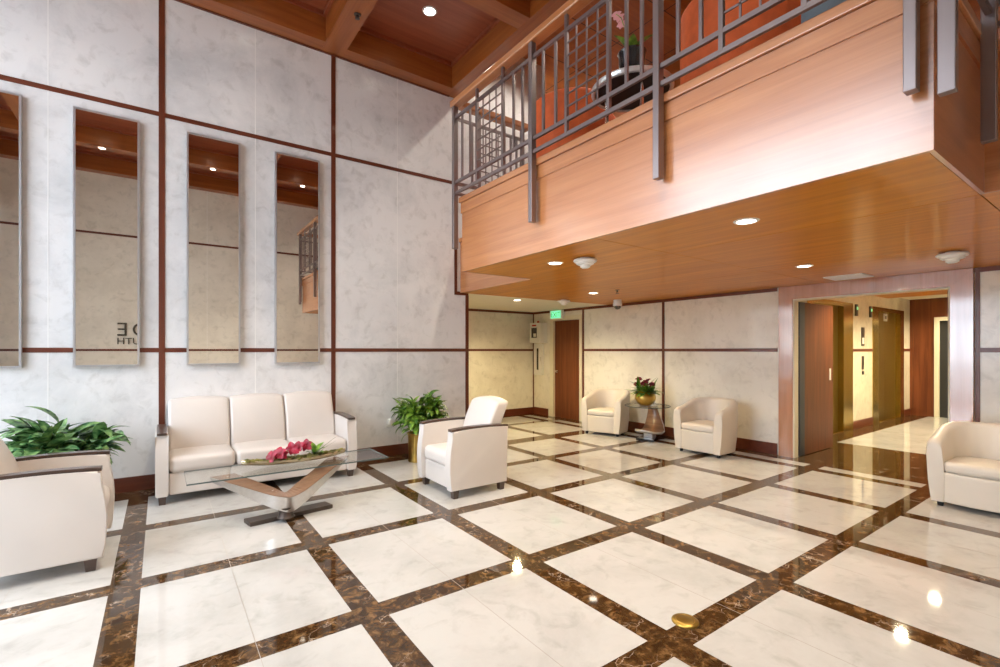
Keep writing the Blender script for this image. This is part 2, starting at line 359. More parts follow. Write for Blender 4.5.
# ---- floor
def build_floor():
    bm = bmesh.new()
    xs = [(-0.26, -0.10), (0.895, 1.055), (2.045, 2.205), (3.165, 3.325), (4.305, 4.455), (5.45, 5.605), (6.60, 6.755)]
    xs = [(-2.60, -2.44), (-1.43, -1.27)] + xs
    ys = [(0.22, 0.375), (1.40, 1.555), (2.56, 2.72), (3.755, 3.915), (4.93, 5.085), (6.05, 6.35), (7.57, 7.72)]
    XBR, XP1 = 6.96, 8.95
    cx = sorted({v for p in xs for v in p} | {-3.4, XBR, XP1, 14.3} | {(xs[i][1] + xs[i + 1][0]) / 2 for i in range(len(xs) - 1)})
    cy = sorted({v for p in ys for v in p} | {-1.2, 8.9, 3.12, 1.1, 8.55} | {(ys[i][1] + ys[i + 1][0]) / 2 for i in range(len(ys) - 1) if i < 5})
    seam_x = [(xs[i][1] + xs[i + 1][0]) / 2 for i in range(len(xs) - 1)]
    seam_y = [(ys[i][1] + ys[i + 1][0]) / 2 for i in range(len(ys) - 1) if i < 5]
    vm = {}
    def V(x, y):
        k = (round(x, 4), round(y, 4))
        if k not in vm: vm[k] = bm.verts.new((x, y, 0))
        return vm[k]
    def inn(v, prs): return any(a - 1e-6 <= v <= b_ + 1e-6 for a, b_ in prs)
    for i in range(len(cx) - 1):
        for j in range(len(cy) - 1):
            x, y = (cx[i] + cx[i + 1]) / 2, (cy[j] + cy[j + 1]) / 2
            if x > XP1: brown = (y > 3.12 or y < 1.1)
            elif x > XBR: brown = True
            else: brown = inn(x, xs) or inn(y, ys) or y > 8.55 or (y > 6.05 and x < XE)
            f = bm.faces.new((V(cx[i], cy[j]), V(cx[i + 1], cy[j]), V(cx[i + 1], cy[j + 1]), V(cx[i], cy[j + 1])))
            f.material_index = 1 if brown else 0
    # thin joints between slabs, laid flush as narrow strips inside the same mesh
    j = 0.0016
    for sx in seam_x:
        if sx < XBR: B(bm, sx - j, sx + j, -1.0, 6.05, -0.002, 0.0006, 2)
    for (a, b_) in zip(ys, ys[1:]):
        sy = (a[1] + b_[0]) / 2
        if sy < 6 and False: B(bm, -5, XBR, sy - j, sy + j, -0.002, 0.0006, 2)
    B(bm, WIN_X - 0.2, 14.3, -1.2, 8.9, -0.25, -0.01, 0)
    return struct(link('floor', bm, ['floor_white', 'brown_marble', 'floor_seam']))
build_floor()
# ---- left wall (marble panels), its trims and baseboard
def wall_left():
    bm = bmesh.new()
    B(bm, WIN_X, XE, YL, YL + 0.25, 0, 6.7, 0)
    B(bm, XE, 5.55, YL, YL + 0.25, ZS + 0.02, 6.7, 0)
    for x in (-2.73, -0.90, 0.934, 2.761): B(bm, x - 0.004, x + 0.004, YL - 0.0015, YL + 0.01, 0.15, ZC, 1)
    return struct(link('wall_left', bm, ['marble', 'grout']))
wall_left()
tr = 0
def trim(x0, x1, y0, y1, z0, z1, mat):
    global tr
    tr += 1
    return struct(box('trim_%d' % tr, x0, x1, y0, y1, z0, z1, mat))
PT = 0.008
for x in (-1.82, 0.013, 1.86): trim(x - 0.028, x + 0.028, YL - PT, YL + 0.01, 0.15, ZC, 'trim_v')
trim(WIN_X, 5.5, YL - PT + 0.001, YL + 0.01, 4.055, 4.103, 'trim')
trim(WIN_X, XE - 0.03, YL - PT + 0.001, YL + 0.01, 1.475, 1.523, 'trim')
trim(XE - 0.03, XE + 0.025, YL - PT - 0.002, YL + 0.26, 0.0, ZS - 0.03, 'trim_v')
trim(3.70, 3.745, YL - PT - 0.002, YL + 0.01, ZS - 0.03, 4.0, 'trim_v')
trim(3.70, XE + 0.02, YL - PT - 0.003, YL + 0.01, ZS - 0.035, ZS + 0.02, 'trim')
trim(WIN_X, 3.6, YL - 0.03, YL + 0.01, ZC - 0.01, ZC + 0.05, 'trim')
struct(box('baseboard_left', WIN_X, XE - 0.03, YL - 0.02, YL + 0.01, 0, 0.152, 'trim'))
# ---- recess under the balcony, beyond the left wall
bm = bmesh.new(); B(bm, 3.6, 7.45, YREC, YREC + 0.2, 0, 6.7, 0); struct(link('wall_recess', bm, ['marble_warm']))
bm = bmesh.new(); B(bm, 3.6, 3.70, YL + 0.25, YREC, 0, ZS, 0); struct(link('wall_recess_side', bm, ['marble_warm']))
trim(3.7, XB, YREC - 0.012, YREC, 1.475, 1.523, 'trim')
trim(3.7, XB, YREC - 0.02, YREC, ZS - 0.05, ZS, 'trim')
trim(XB - 0.02, XB, YREC - 0.02, YREC, 0, ZS, 'trim_v')
struct(box('baseboard_recess', 3.7, XB, YREC - 0.02, YREC, 0, 0.15, 'trim'))
struct(box('ceiling_recess', 3.70, XB, YL + 0.02, YREC, ZS, ZS + 0.3, 'ceil_cream'))
# ---- back wall with the exit door and the portal to the elevators
DY0, DY1, DZ = 7.17, 8.04, 2.17
PY0, PY1, PZ = 1.40, 3.02, 2.205
def wall_back():
    bm = bmesh.new()
    x0, x1 = XB, XB + 0.25
    B(bm, x0, x0 + 0.085, YR - 0.2, PY0, 0, ZS + 0.1, 0); B(bm, x0, x0 + 0.085, PY1, PY1 + 0.4, 0, ZS + 0.1, 0); B(bm, x0, x1, PY1 + 0.4, DY0, 0, ZS + 0.1, 0); B(bm, x0, x1, DY1, YREC + 0.2, 0, ZS + 0.1, 0)
    B(bm, x0, x0 + 0.085, PY0, PY1, PZ, ZS + 0.1, 0); B(bm, x0 + 0.085, x1, PY0, PY1, 2.40, ZS + 0.1, 0); B(bm, x0, x1, DY0, DY1, DZ, ZS + 0.1, 0)
    return struct(link('wall_back', bm, ['marble_warm']))
wall_back()
struct(box('wall_back_upper', XB, XB + 0.25, YR - 0.2, YREC + 0.2, ZS + 0.1, 6.7, 'beam_y'))
for (a, b_) in ((YR, 1.21), (3.24, 7.09)): trim(XB - 0.012, XB, a, b_, 1.475, 1.523, 'trim')
for (a, b_) in ((YR, 1.21), (3.24, YREC)): trim(XB - 0.02, XB, a, b_, ZS - 0.05, ZS, 'trim')
for y in (5.14, 7.085): trim(XB - 0.014, XB, y - 0.022, y + 0.022, 0.0, ZS - 0.05, 'trim_v')
trim(XB - 0.014, XB, 1.17, 1.205, 0, ZS - 0.05, 'trim_v')
for i, (a, b_) in enumerate(((YR, 1.21), (3.24, 7.06), (8.19, YREC))): struct(box('baseboard_back', XB - 0.02, XB, a, b_, 0, 0.16, 'trim'))
# ---- wall behind the camera (seen in the mirrors)
def wall_right():
    bm = bmesh.new(); B(bm, WIN_X, 7.4, YR - 0.25, YR, 0, 6.7, 0)
    for x in (-2.73, 0.934): B(bm, x - 0.004, x + 0.004, YR - 0.01, YR + 0.0015, 0, ZC, 1)
    return struct(link('wall_right', bm, ['marble_warm', 'grout']))
wall_right()
for z in (1.475, 4.055): trim(WIN_X, 3.75, YR - 0.01, YR + PT, z, z + 0.048, 'trim')
for x in (-1.82, 1.86): trim(x - 0.028, x + 0.028, YR - 0.01, YR + PT + 0.001, 0, ZC, 'trim_v')
trim(WIN_X, 3.75, YR - 0.01, YR + 0.02, 0, 0.15, 'trim')
# ---- window wall (daylight), far left of the camera
def window_wall():
    bm = bmesh.new()
    B(bm, WIN_X - 0.2, WIN_X, YR - 0.2, WIN_Y0, 0, 6.7, 0); B(bm, WIN_X - 0.2, WIN_X, WIN_Y1, YL + 0.2, 0, 6.7, 0)
    B(bm, WIN_X - 0.2, WIN_X, WIN_Y0, WIN_Y1, WIN_Z1, 6.7, 0)
    struct(link('wall_front', bm, ['marble']))
    w = structE('window_1')
    bm = bmesh.new()
    n = 3
    for k in range(n + 1):
        y = WIN_Y0 + (WIN_Y1 - WIN_Y0) * k / n
        B(bm, WIN_X - 0.14, WIN_X - 0.04, y - 0.035, y + 0.035, 0, WIN_Z1, 0)
    for z in (0.04, 2.45, WIN_Z1 - 0.04): B(bm, WIN_X - 0.135, WIN_X - 0.045, WIN_Y0, WIN_Y1, z - 0.04, z + 0.04, 0)
    link('window_frame', bm, 'dark_metal', w)
    box('window_pane', WIN_X - 0.095, WIN_X - 0.085, WIN_Y0, WIN_Y1, 0.05, WIN_Z1 - 0.05, 'pane', w)
    bm = bmesh.new(); B(bm, -60, WIN_X - 0.25, -40, 45, -0.3, -0.05); struct(link('ground_outside', bm, 'paving'))
window_wall()
# ---- high ceiling: coffers
def ceiling_high():
    bm = bmesh.new(); B(bm, WIN_X, 3.66, YR - 0.2, YL + 0.2, 5.75, 5.95, 0); struct(link('ceiling', bm, 'ceil'))
    for k, x in enumerate((-1.83, 0.0, 1.835, 3.665)):
        struct(box('ceiling_beam', x - 0.135, x + 0.135, YR, YL, ZC, 5.76, 'beam_y'))
    for y in (-0.845, 0.80, 2.63, 4.455, 6.285):
        struct(box('ceiling_beam', WIN_X, 3.66, y - 0.115, y + 0.115, ZC + 0.002, 5.758, 'beam_x'))
    # step mould round each coffer
    bm = bmesh.new()
    xs = [-3.33, -1.83, 0.0, 1.835, 3.665]; ys = [-0.845, 0.80, 2.63, 4.455, 6.285]
    for i in range(4):
        for j in range(4):
            a0, a1, b0, b1 = xs[i] + 0.135, xs[i + 1] - 0.135, ys[j] + 0.115, ys[j + 1] - 0.115
            w = 0.035
            B(bm, a0, a1, b0, b0 + w, 5.70, 5.755); B(bm, a0, a1, b1 - w, b1, 5.70, 5.755)
            B(bm, a0, a0 + w, b0 + w, b1 - w, 5.70, 5.755); B(bm, a1 - w, a1, b0 + w, b1 - w, 5.70, 5.755)
    struct(link('ceiling_coffer_moulding', bm, 'ceil'))
    bm = bmesh.new(); ZU = 6.5; B(bm, 3.81, 7.4, YR - 0.2, YREC, ZU, 6.7, 0); B(bm, 3.66, 3.80, YR - 0.2, YL + 0.2, 5.765, 6.7, 0)
    g = 0.006
    x = 4.25
    while x < 7.1: B(bm, x - g, x + g, YR, YREC, ZU - 0.002, ZU + 0.01, 1); x += 0.9
    y = 0.7
    while y < 8.5: B(bm, 3.82, 7.2, y - g, y + g, ZU - 0.002, ZU + 0.01, 1); y += 0.9
    struct(link('ceiling_upper', bm, ['beam_x', 'black_matte']))
ceiling_high()
# ---- balcony
def balcony():
    b = structE('balcony')
    bm = bmesh.new(); prism(bm, [(XF + 0.03, YF0 + 0.02), (XF2 + 0.02, YF0 + 0.02), (XF2 + 0.02, YR), (XB, YR), (XB, YL), (XF2 + 0.02, YL), (XF2 + 0.02, YF1 - 0.02), (XF + 0.03, YF1 - 0.02)], 2, ZS + 0.012, 3.10)
    link('slab', bm, 'carpet', b)
    bm = bmesh.new()   # lacquered veneer sheets of the underside, narrow joints between them
    g = 0.003
    yj = [YR, 0.62, 2.65, 4.63, YL]
    for x0, x1, js in ((XF + 0.03, XF2 + 0.02, (1, 2)), (XF2 + 0.02, 5.55, (0, 1, 2, 3)), (5.55, XB, (0, 1, 2, 3))):
        for j in js: B(bm, x0 + g, x1 - g, yj[j] + g, yj[j + 1] - g, ZS, ZS + 0.012)
    link('soffit', bm, 'soffit', b)
    bm = bmesh.new()
    B(bm, XF, XF + 0.03, YF0, YF1, ZS - 0.001, 3.17)
    B(bm, XF2, XF2 + 0.02, YF1, YL - 0.01, ZS - 0.001, 3.17); B(bm, XF2, XF2 + 0.02, YR, YF0, ZS - 0.001, 3.17)
    B(bm, XF - 0.012, XF, YF0 - 0.012, YF1 + 0.012, 3.05, 3.165)
    link('fascia', bm, 'fascia', b)
    bm = bmesh.new()
    B(bm, XF + 0.03, XF2 + 0.02, YF0, YF0 + 0.02, ZS - 0.001, 3.17); B(bm, XF + 0.03, XF2 + 0.02, YF1 - 0.02, YF1, ZS - 0.001, 3.17)
    B(bm, XF, XF2 - 0.02, YF0 - 0.012, YF0, 3.05, 3.165)
    link('fascia_return', bm, 'fascia_x', b)
    bm = bmesh.new()
    B(bm, XF - 0.03, XF + 0.12, YF0 - 0.03, YF1 + 0.03, 3.17, 3.23, 0, 0.006)
    B(bm, XF + 0.12, XF2 + 0.1, YF0 - 0.03, YF0 + 0.1, 3.17, 3.23, 0, 0.006); B(bm, XF + 0.12, XF2 + 0.1, YF1 - 0.1, YF1 + 0.03, 3.17, 3.23, 0, 0.006)
    B(bm, XF2 - 0.03, XF2 + 0.12, YF1 + 0.03, YL - 0.01, 3.17, 3.23, 0, 0.006); B(bm, XF2 - 0.03, XF2 + 0.12, YR, YF0 - 0.03, 3.17, 3.23, 0, 0.006)
    link('cap', bm, 'fascia', b)
balcony()
# ---- railing
def railing():
    t = thing('balcony_railing', 'grey steel railing with square grid panels and a wooden handrail along the balcony edge', 'railing', (XF, (YF0 + YF1) / 2, 3.23))
    ox, oy, oz = t.location
    def L(bm): bmesh.ops.translate(bm, verts=bm.verts, vec=(-ox, -oy, -oz)); return bm
    XR = 2.73; YS, YN = 0.545, 4.705; XR2 = 3.735
    HZ0, HZ1 = 4.265, 4.335
    # posts hanging past the fascia
    for y in (4.705, 3.324, 1.99, 0.662):
        bm = bmesh.new(); B(bm, XR - 0.03, XR + 0.028, y - 0.024, y + 0.024, 2.65, HZ0, 0, 0.004); link('post', L(bm), 'steel', t)
    for x in (2.745, 3.565):
        bm = bmesh.new(); B(bm, x - 0.024, x + 0.024, YS - 0.03, YS + 0.03, 2.60, HZ0, 0, 0.004); link('post', L(bm), 'steel', t)
    for x in (3.70,):
        bm = bmesh.new(); B(bm, x - 0.022, x + 0.022, YN - 0.022, YN + 0.022, 3.23, HZ0, 0, 0.004); link('post', L(bm), 'steel', t)
    for y in (-0.5,):
        bm = bmesh.new(); B(bm, XR2 - 0.024, XR2 + 0.024, y - 0.024, y + 0.024, 2.65 if y < 0 else 3.23, HZ0, 0, 0.004); link('post', L(bm), 'steel', t)
    bm = bmesh.new()
    B(bm, XR - 0.045, XR + 0.065, YS - 0.06, YN + 0.05, HZ0, HZ1, 0, 0.012)
    B(bm, XR + 0.065, XR2 + 0.05, YS - 0.06, YS + 0.05, HZ0, HZ1, 0, 0.012); B(bm, XR + 0.065, XR2 + 0.05, YN - 0.06, YN + 0.05, HZ0, HZ1, 0, 0.012)
    B(bm, XR2 - 0.055, XR2 + 0.055, YR, YS - 0.06, HZ0, HZ1, 0, 0.012)
    link('handrail', L(bm), 'fascia', t)
    for z in (4.135, 3.40, 3.28):
        bm = bmesh.new(); h = 0.016
        B(bm, XR - 0.012, XR + 0.012, YS, YN, z - h, z + h); B(bm, XR, XR2, YS - 0.012, YS + 0.012, z - h, z + h)
        B(bm, XR, XR2, YN - 0.012, YN + 0.012, z - h, z + h)
        B(bm, XR2 - 0.012, XR2 + 0.012, YR, YS, z - h, z + h)
        link('rail', L(bm), 'steel', t)
    posts = [4.705, 3.324, 1.99, 0.662]
    for a, b_ in zip(posts, posts[1:]):
        w = a - b_; q = [a - w * 0.335, a - w * 0.675]
        for y in q:
            bm = bmesh.new(); B(bm, XR - 0.014, XR + 0.014, y - 0.014, y + 0.014, 3.28, HZ0); link('stanchion', L(bm), 'steel', t)
        for y in (a - w * 0.115, a - w * 0.235, a - w * 0.80, a - w * 0.90):
            bm = bmesh.new(); B(bm, XR - 0.009, XR + 0.009, y - 0.012, y + 0.012, 3.40, 4.135); link('baluster', L(bm), 'steel', t)
        bm = bmesh.new()
        for k in range(1, 4):
            y = q[0] + (q[1] - q[0]) * k / 4; B(bm, XR - 0.005, XR + 0.005, y - 0.006, y + 0.006, 3.40, 4.135)
        for k in range(1, 7):
            z = 3.40 + 0.735 * k / 7; B(bm, XR - 0.005, XR + 0.005, q[1], q[0], z - 0.006, z + 0.006)
        link('grid_panel', L(bm), 'steel', t)
    for Y in (YS, YN):
        bm = bmesh.new()
        for k in range(1, 4):
            x = 3.06 + 0.36 * k / 4; B(bm, x - 0.006, x + 0.006, Y - 0.005, Y + 0.005, 3.40, 4.135)
        for k in range(1, 7):
            z = 3.40 + 0.735 * k / 7; B(bm, 3.06, 3.42, Y - 0.005, Y + 0.005, z - 0.006, z + 0.006)
        link('grid_panel', L(bm), 'steel', t)
        for x in (3.06, 3.42):
            bm = bmesh.new(); B(bm, x - 0.014, x + 0.014, Y - 0.014, Y + 0.014, 3.28, HZ0); link('stanchion', L(bm), 'steel', t)
        for x in (2.96, 3.52, 3.61):
            bm = bmesh.new(); B(bm, x - 0.009, x + 0.009, Y - 0.012, Y + 0.012, 3.40, 4.135); link('baluster', L(bm), 'steel', t)
    for k in range(1, 7):
        y = YS + (YR - YS) * k / 7
        bm = bmesh.new(); B(bm, XR2 - 0.009, XR2 + 0.009, y - 0.012, y + 0.012, 3.40, 4.135); link('baluster', L(bm), 'steel', t)
railing()
# ------------------------------------------------------------------ mirrors on the left wall
def mirrors():
    specs = [(-1.61, -1.08, 'tall narrow wall mirror cut by the photo edge, leftmost of the four'),
             (-0.71, -0.18, 'tall narrow silver-framed wall mirror reflecting backward letters, above the plant'),
             (0.24, 0.77, 'tall narrow silver-framed wall mirror directly above the left half of the sofa'),
             (1.147, 1.672, 'tall narrow silver-framed wall mirror reflecting the balcony railing')]
    first = None
    for (x0, x1, lab) in specs:
        if first is None:
            t = thing('wall_mirror', lab, 'mirror', (x0, YL, 1.33), 0, 'tall mirrors on the marble wall')
            w, h, d, e = x1 - x0, 2.61, 0.05, 0.018
            bm = bmesh.new()
            B(bm, 0, e, -d, 0, 0, h); B(bm, w - e, w, -d, 0, 0, h); B(bm, e, w - e, -d, 0, 0, e); B(bm, e, w - e, -d, 0, h - e, h)
            link('frame', bm, 'silver', t)
            box('mirror_glass', e, w - e, -d + 0.008, -d + 0.02, e, h - e, 'mirror', t)
            first = t
        else: dup(first, (x0, YL, 1.33), None, lab)
mirrors()
def text_mesh(name, curve, parent):
    tmp = bpy.data.objects.new('tmp', curve); C.objects.link(tmp); bpy.context.view_layer.update()
    me = bpy.data.meshes.new_from_object(tmp.evaluated_get(bpy.context.evaluated_depsgraph_get()))
    bpy.data.objects.remove(tmp); bpy.data.curves.remove(curve); me.name = name
    o = bpy.data.objects.new(name, me); C.objects.link(o); o.parent = parent; return o
# lettering on the wall behind the camera, seen backward in a mirror
def lettering():
    t = thing('wall_lettering', 'dark raised letters on the marble wall, seen backward in a mirror', 'lettering', (-0.80, YR, 1.63))
    for txt, size, z in (('OE', 0.43, 0.19), ('SOUTH', 0.21, 0.0)):
        c = bpy.data.curves.new('letters', 'FONT'); c.body = txt; c.size = size; c.extrude = 0.012; c.align_x = 'RIGHT'
        c.space_character = 1.25 if len(txt) == 2 else 1.0
        c.materials.append(M['lettering'])
        o = text_mesh('letters', c, t); o.location = (0, 0.014, z); o.rotation_euler = (PI / 2, 0, PI)
lettering()
# ------------------------------------------------------------------ lamps and ceiling fittings
def spot(parent, energy, colr, angle, blend=0.6, z=-0.03, r=0.06):
    l = bpy.data.lights.new('lamp_light', 'SPOT'); l.energy = energy; l.color = colr; l.spot_size = math.radians(angle); l.spot_blend = blend; l.shadow_soft_size = r
    o = bpy.data.objects.new('lamp_light', l); C.objects.link(o); o.parent = parent; o.location = (0, 0, z)
    return o
WARM = (1.0, 0.91, 0.78); WARMER = (1.0, 0.85, 0.64)
def make_downlight(label, group, loc, energy, colr, angle, lens, r=0.085, ring='white_metal'):
    t = thing('recessed_downlight', label, 'ceiling light', loc, 0, group)
    bm = bmesh.new(); lathe(bm, [(r * 0.82, 0.0), (r * 0.82, -0.006), (r, -0.008), (r + 0.008, 0.0)], n=32, caps=False); link('trim_ring', bm, ring, t, True)
    bm = bmesh.new(); lathe(bm, [(0.001, -0.003), (r * 0.8, -0.003), (r * 0.8, 0.0)], n=32); link('lens', bm, lens, t)
    spot(t, energy, colr, angle)
    return t
def downlights():
    f = make_downlight('round lit downlight in the dark coffer of the high wooden ceiling', 'downlights in the high ceiling coffers', (2.75, 5.37, 5.75), SPOT_HIGH * 0.05, WARM, 100, 'lens_high'); strong = []
    for x in (-0.915, 0.92, 2.75):
        for y in (1.715, 3.54, 5.37):
            if (x, y) != (2.75, 5.37):
                o = dup(f, (x, y, 5.75))
                if x == 0.92 and y < 5: strong.append(o)
    key = None
    for o in strong:
        for ch in o.children:
            if ch.type == 'LIGHT':
                if key is None: key = ch.data.copy(); key.energy = SPOT_HIGH; key.spot_size = math.radians(84); key.color = (1.0, 0.90, 0.74)
                ch.data = key
    for o in C.objects:
        if o.get('group') == 'downlights in the high ceiling coffers' and abs(o.location.x - 2.75) + abs(o.location.y - 5.37) > .01:
            o['label'] = 'lit downlight in a high ceiling coffer that is out of the picture'
    f = make_downlight('small lit downlight set in a ceiling beam, seen only in the mirrors', 'downlights in the ceiling beams', (-0.915, 0.80, ZC), SPOT_HIGH * 0.07, WARM, 100, 'lens_high', 0.06)
    for x in (0.92, 2.75): dup(f, (x, 0.80, ZC))
    for x in (-0.915, 0.92): dup(f, (x, 2.63, ZC))
    f = make_downlight('lit downlight in the soffit near the balcony edge, beside the first tiered detector', 'downlights in the balcony soffit', (3.288, 3.634, ZS), SPOT_SOFFIT, WARMER, 120, 'lens', 0.075)
    dup(f, (3.29, 1.685, ZS), None, 'largest lit downlight in the soffit, close under the pale balcony fascia')
    dup(f, (5.552, 2.23, ZS), None, 'lit downlight in the soffit between the portal vent and the balcony edge')
    dup(f, (5.50, 5.20, ZS), None, 'lit downlight in the soffit above the left tub chair')
    o = dup(f, (5.17, 6.716, ZS), None, 'lit downlight in the cream ceiling of the recess by the exit door')
    for ch in o.children:
        if ch.type == 'LIGHT': ch.data = ch.data.copy(); ch.data.energy = SPOT_SOFFIT * 3.2; ch.data.color = (1.0, 0.80, 0.42); ch.data.spot_size = math.radians(160)
    dup(f, (5.55, 0.2, ZS), None, 'lit soffit downlight beyond the right edge of the photo')
downlights()
def detectors():
    t = thing('smoke_detector', 'white tiered smoke detector hanging under the soffit near the balcony edge', 'smoke detector', (3.345, 3.268, ZS), 0, 'tiered smoke detectors under the soffit')
    bm = bmesh.new(); lathe(bm, [(0.05, 0.0), (0.055, -0.012), (0.11, -0.018), (0.115, -0.03), (0.105, -0.042)], n=32); link('base', bm, 'white_plastic', t, True)
    bm = bmesh.new(); lathe(bm, [(0.085, -0.042), (0.085, -0.060), (0.07, -0.068)], n=32); link('collar', bm, 'white_plastic', t, True)
    bm = bmesh.new(); lathe(bm, [(0.05, -0.066), (0.048, -0.088), (0.03, -0.10), (0.001, -0.102)], n=32); link('sensor', bm, 'white_plastic', t, True)
    dup(t, (5.852, 1.13, ZS), None, 'white tiered smoke detector under the soffit in front of the portal corner')
    dup(t, (5.81, 6.20, ZS), None, 'small white smoke detector under the soffit beside the green exit sign')
detectors()
def ceiling_bits():
    t = thing('security_camera', 'small white dome security camera hanging from the soffit by the back wall', 'camera', (6.6, 5.66, ZS))
    bm = bmesh.new(); lathe(bm, [(0.07, 0.0), (0.07, -0.05), (0.078, -0.055), (0.078, -0.10), (0.07, -0.11)], n=28); link('housing', bm, 'white_plastic', t, True)
    bm = bmesh.new(); lathe(bm, [(0.062, -0.11), (0.058, -0.14), (0.035, -0.165), (0.001, -0.172)], n=28); link('dome', bm, 'black', t, True)
    t = thing('sprinkler', 'small dark sprinkler head under the soffit in front of the dome camera', 'sprinkler', (5.5, 4.72, ZS))
    bm = bmesh.new(); lathe(bm, [(0.035, 0), (0.035, -0.006), (0.012, -0.01), (0.010, -0.035), (0.001, -0.036)], n=16)
    lathe(bm, [(0.03, -0.055), (0.03, -0.058), (0.001, -0.060)], n=12); B(bm, -0.016, -0.011, -0.003, 0.003, -0.056, -0.02); B(bm, 0.011, 0.016, -0.003, 0.003, -0.056, -0.02)
    link('head', bm, 'dark_metal', t)
    t = thing('sprinkler', 'tiny dark sprinkler head on the high ceiling beam', 'sprinkler', (1.86, 5.45, ZC))
    bm = bmesh.new(); lathe(bm, [(0.04, 0), (0.04, -0.006), (0.014, -0.01), (0.012, -0.03), (0.028, -0.045), (0.028, -0.05), (0.001, -0.055)], n=16); link('head', bm, 'dark_metal', t)
    t = thing('air_vent', 'white slotted air vent in the soffit above the portal', 'vent', (6.78, 2.24, ZS))
    bm = bmesh.new(); a, b_, e = 0.19, 0.2, 0.03
    B(bm, -a, a, -b_, -b_ + e, -0.012, 0); B(bm, -a, a, b_ - e, b_, -0.012, 0); B(bm, -a, -a + e, -b_ + e, b_ - e, -0.012, 0); B(bm, a - e, a, -b_ + e, b_ - e, -0.012, 0)
    link('frame', bm, 'white_metal', t)
    bm = bmesh.new()
    for k in range(7):
        x = -a + e + 0.02 + k * 0.047; B(bm, x, x + 0.038, -b_ + e, b_ - e, -0.009, -0.002)
    link('louvres', bm, 'white_metal', t)
    box('backing', -a + e, a - e, -b_ + e, b_ - e, -0.0015, 0, 'black_matte', t)
ceiling_bits()
# ------------------------------------------------------------------ exit door, sign and wall cabinets
def exit_door():
    d = structE('door_1', (XB, (DY0 + DY1) / 2, 0)); hw = (DY1 - DY0) / 2
    bm = bmesh.new(); f = 0.075
    B(bm, -0.02, 0.20, hw - 0.03, hw + f, 0, DZ + f); B(bm, -0.02, 0.20, -hw - f + 0.02, -hw + 0.02, 0, DZ + f); B(bm, -0.02, 0.20, -hw + 0.02, hw - 0.03, DZ - 0.02, DZ + f)
    link('door_frame', bm, 'cream_paint', d)
    box('door_leaf', 0.04, 0.085, -hw + 0.022, hw - 0.032, 0.003, DZ - 0.022, 'door_wood', d)
    bm = bmesh.new(); lathe(bm, [(0.026, 0), (0.026, 0.006), (0.01, 0.01), (0.01, 0.035), (0.026, 0.042), (0.03, 0.055), (0.024, 0.068), (0.001, 0.072)], n=20)
    bmesh.ops.rotate(bm, verts=bm.verts, cent=(0, 0, 0), matrix=Matrix.Rotation(-PI / 2, 3, 'Y')); bmesh.ops.translate(bm, verts=bm.verts, vec=(0.04, hw - 0.10, 1.02))
    link('door_knob', bm, 'chrome', d, True)
struct(box('exit_light_block', XB + 0.25, XB + 0.3, DY0 - 0.2, DY1 + 0.2, 0, 2.5, 'black_matte'))  # unseen panel added to stop outside light leaking round the exit door
exit_door()
def exit_sign():
    t = thing('exit_sign', 'green lit exit sign above the wooden door in the recess', 'sign', (XB, 7.86, 2.19))
    box('housing', -0.075, 0.0, -0.20, 0.20, 0, 0.19, 'white_plastic', t, 0.006)
    box('lit_face', -0.079, -0.0745, -0.16, 0.16, 0.015, 0.175, 'exit_face', t)
    c = bpy.data.curves.new('letters', 'FONT'); c.body = 'EXIT'; c.size = 0.155; c.extrude = 0.0015; c.align_x = 'CENTER'; c.materials.append(M['exit_letter'])
    o = text_mesh('letters', c, t); o.location = (-0.081, 0, 0.04); o.rotation_euler = (PI / 2, 0, -PI / 2)
exit_sign()
def cabinets():
    t = thing('defibrillator_cabinet', 'white boxy defibrillator cabinet with dark window on the recess wall', 'cabinet', (XB, 8.43, 1.66))
    box('body', -0.20, 0.0, -0.2, 0.19, 0, 0.46, 'white_metal', t, 0.008)
    box('window', -0.204, -0.199, -0.07, 0.12, 0.12, 0.35, 'black', t)
    box('device', -0.206, -0.2035, -0.05, 0.05, 0.14, 0.22, 'white_plastic', t)
    bm = bmesh.new(); B(bm, -0.203, -0.2, -0.05, 0.10, 0.385, 0.42); link('label_strip', bm, 'ext_red', t)
    bm = bmesh.new(); lathe(bm, [(0.03, 0), (0.03, 0.02), (0.022, 0.045), (0.001, 0.055)], n=16); o = link('strobe', bm, 'ext_red', t, True); o.location = (-0.1, 0.0, 0.46)
    t = thing('extinguisher_cabinet', 'narrow white fire extinguisher cabinet with slot window below the defibrillator box', 'cabinet', (XB, 8.49, 0.92))
    box('body', -0.06, 0.0, -0.15, 0.15, 0, 0.72, 'white_metal', t, 0.008)
    box('slot_window', -0.0635, -0.0595, -0.02, 0.035, 0.12, 0.62, 'black', t)
    box('handle', -0.072, -0.0595, -0.11, -0.09, 0.32, 0.42, 'chrome', t)
    t = thing('wall_outlet', 'white wall outlet with a plugged-in night light beside the potted plant', 'outlet', (2.64, YL, 0.47))
    box('plate', -0.04, 0.04, -0.006, 0, -0.06, 0.06, 'white_plastic', t, 0.002)
    box('night_light', -0.025, 0.025, -0.045, -0.006, -0.02, 0.055, 'white_plastic', t, 0.008)
cabinets()
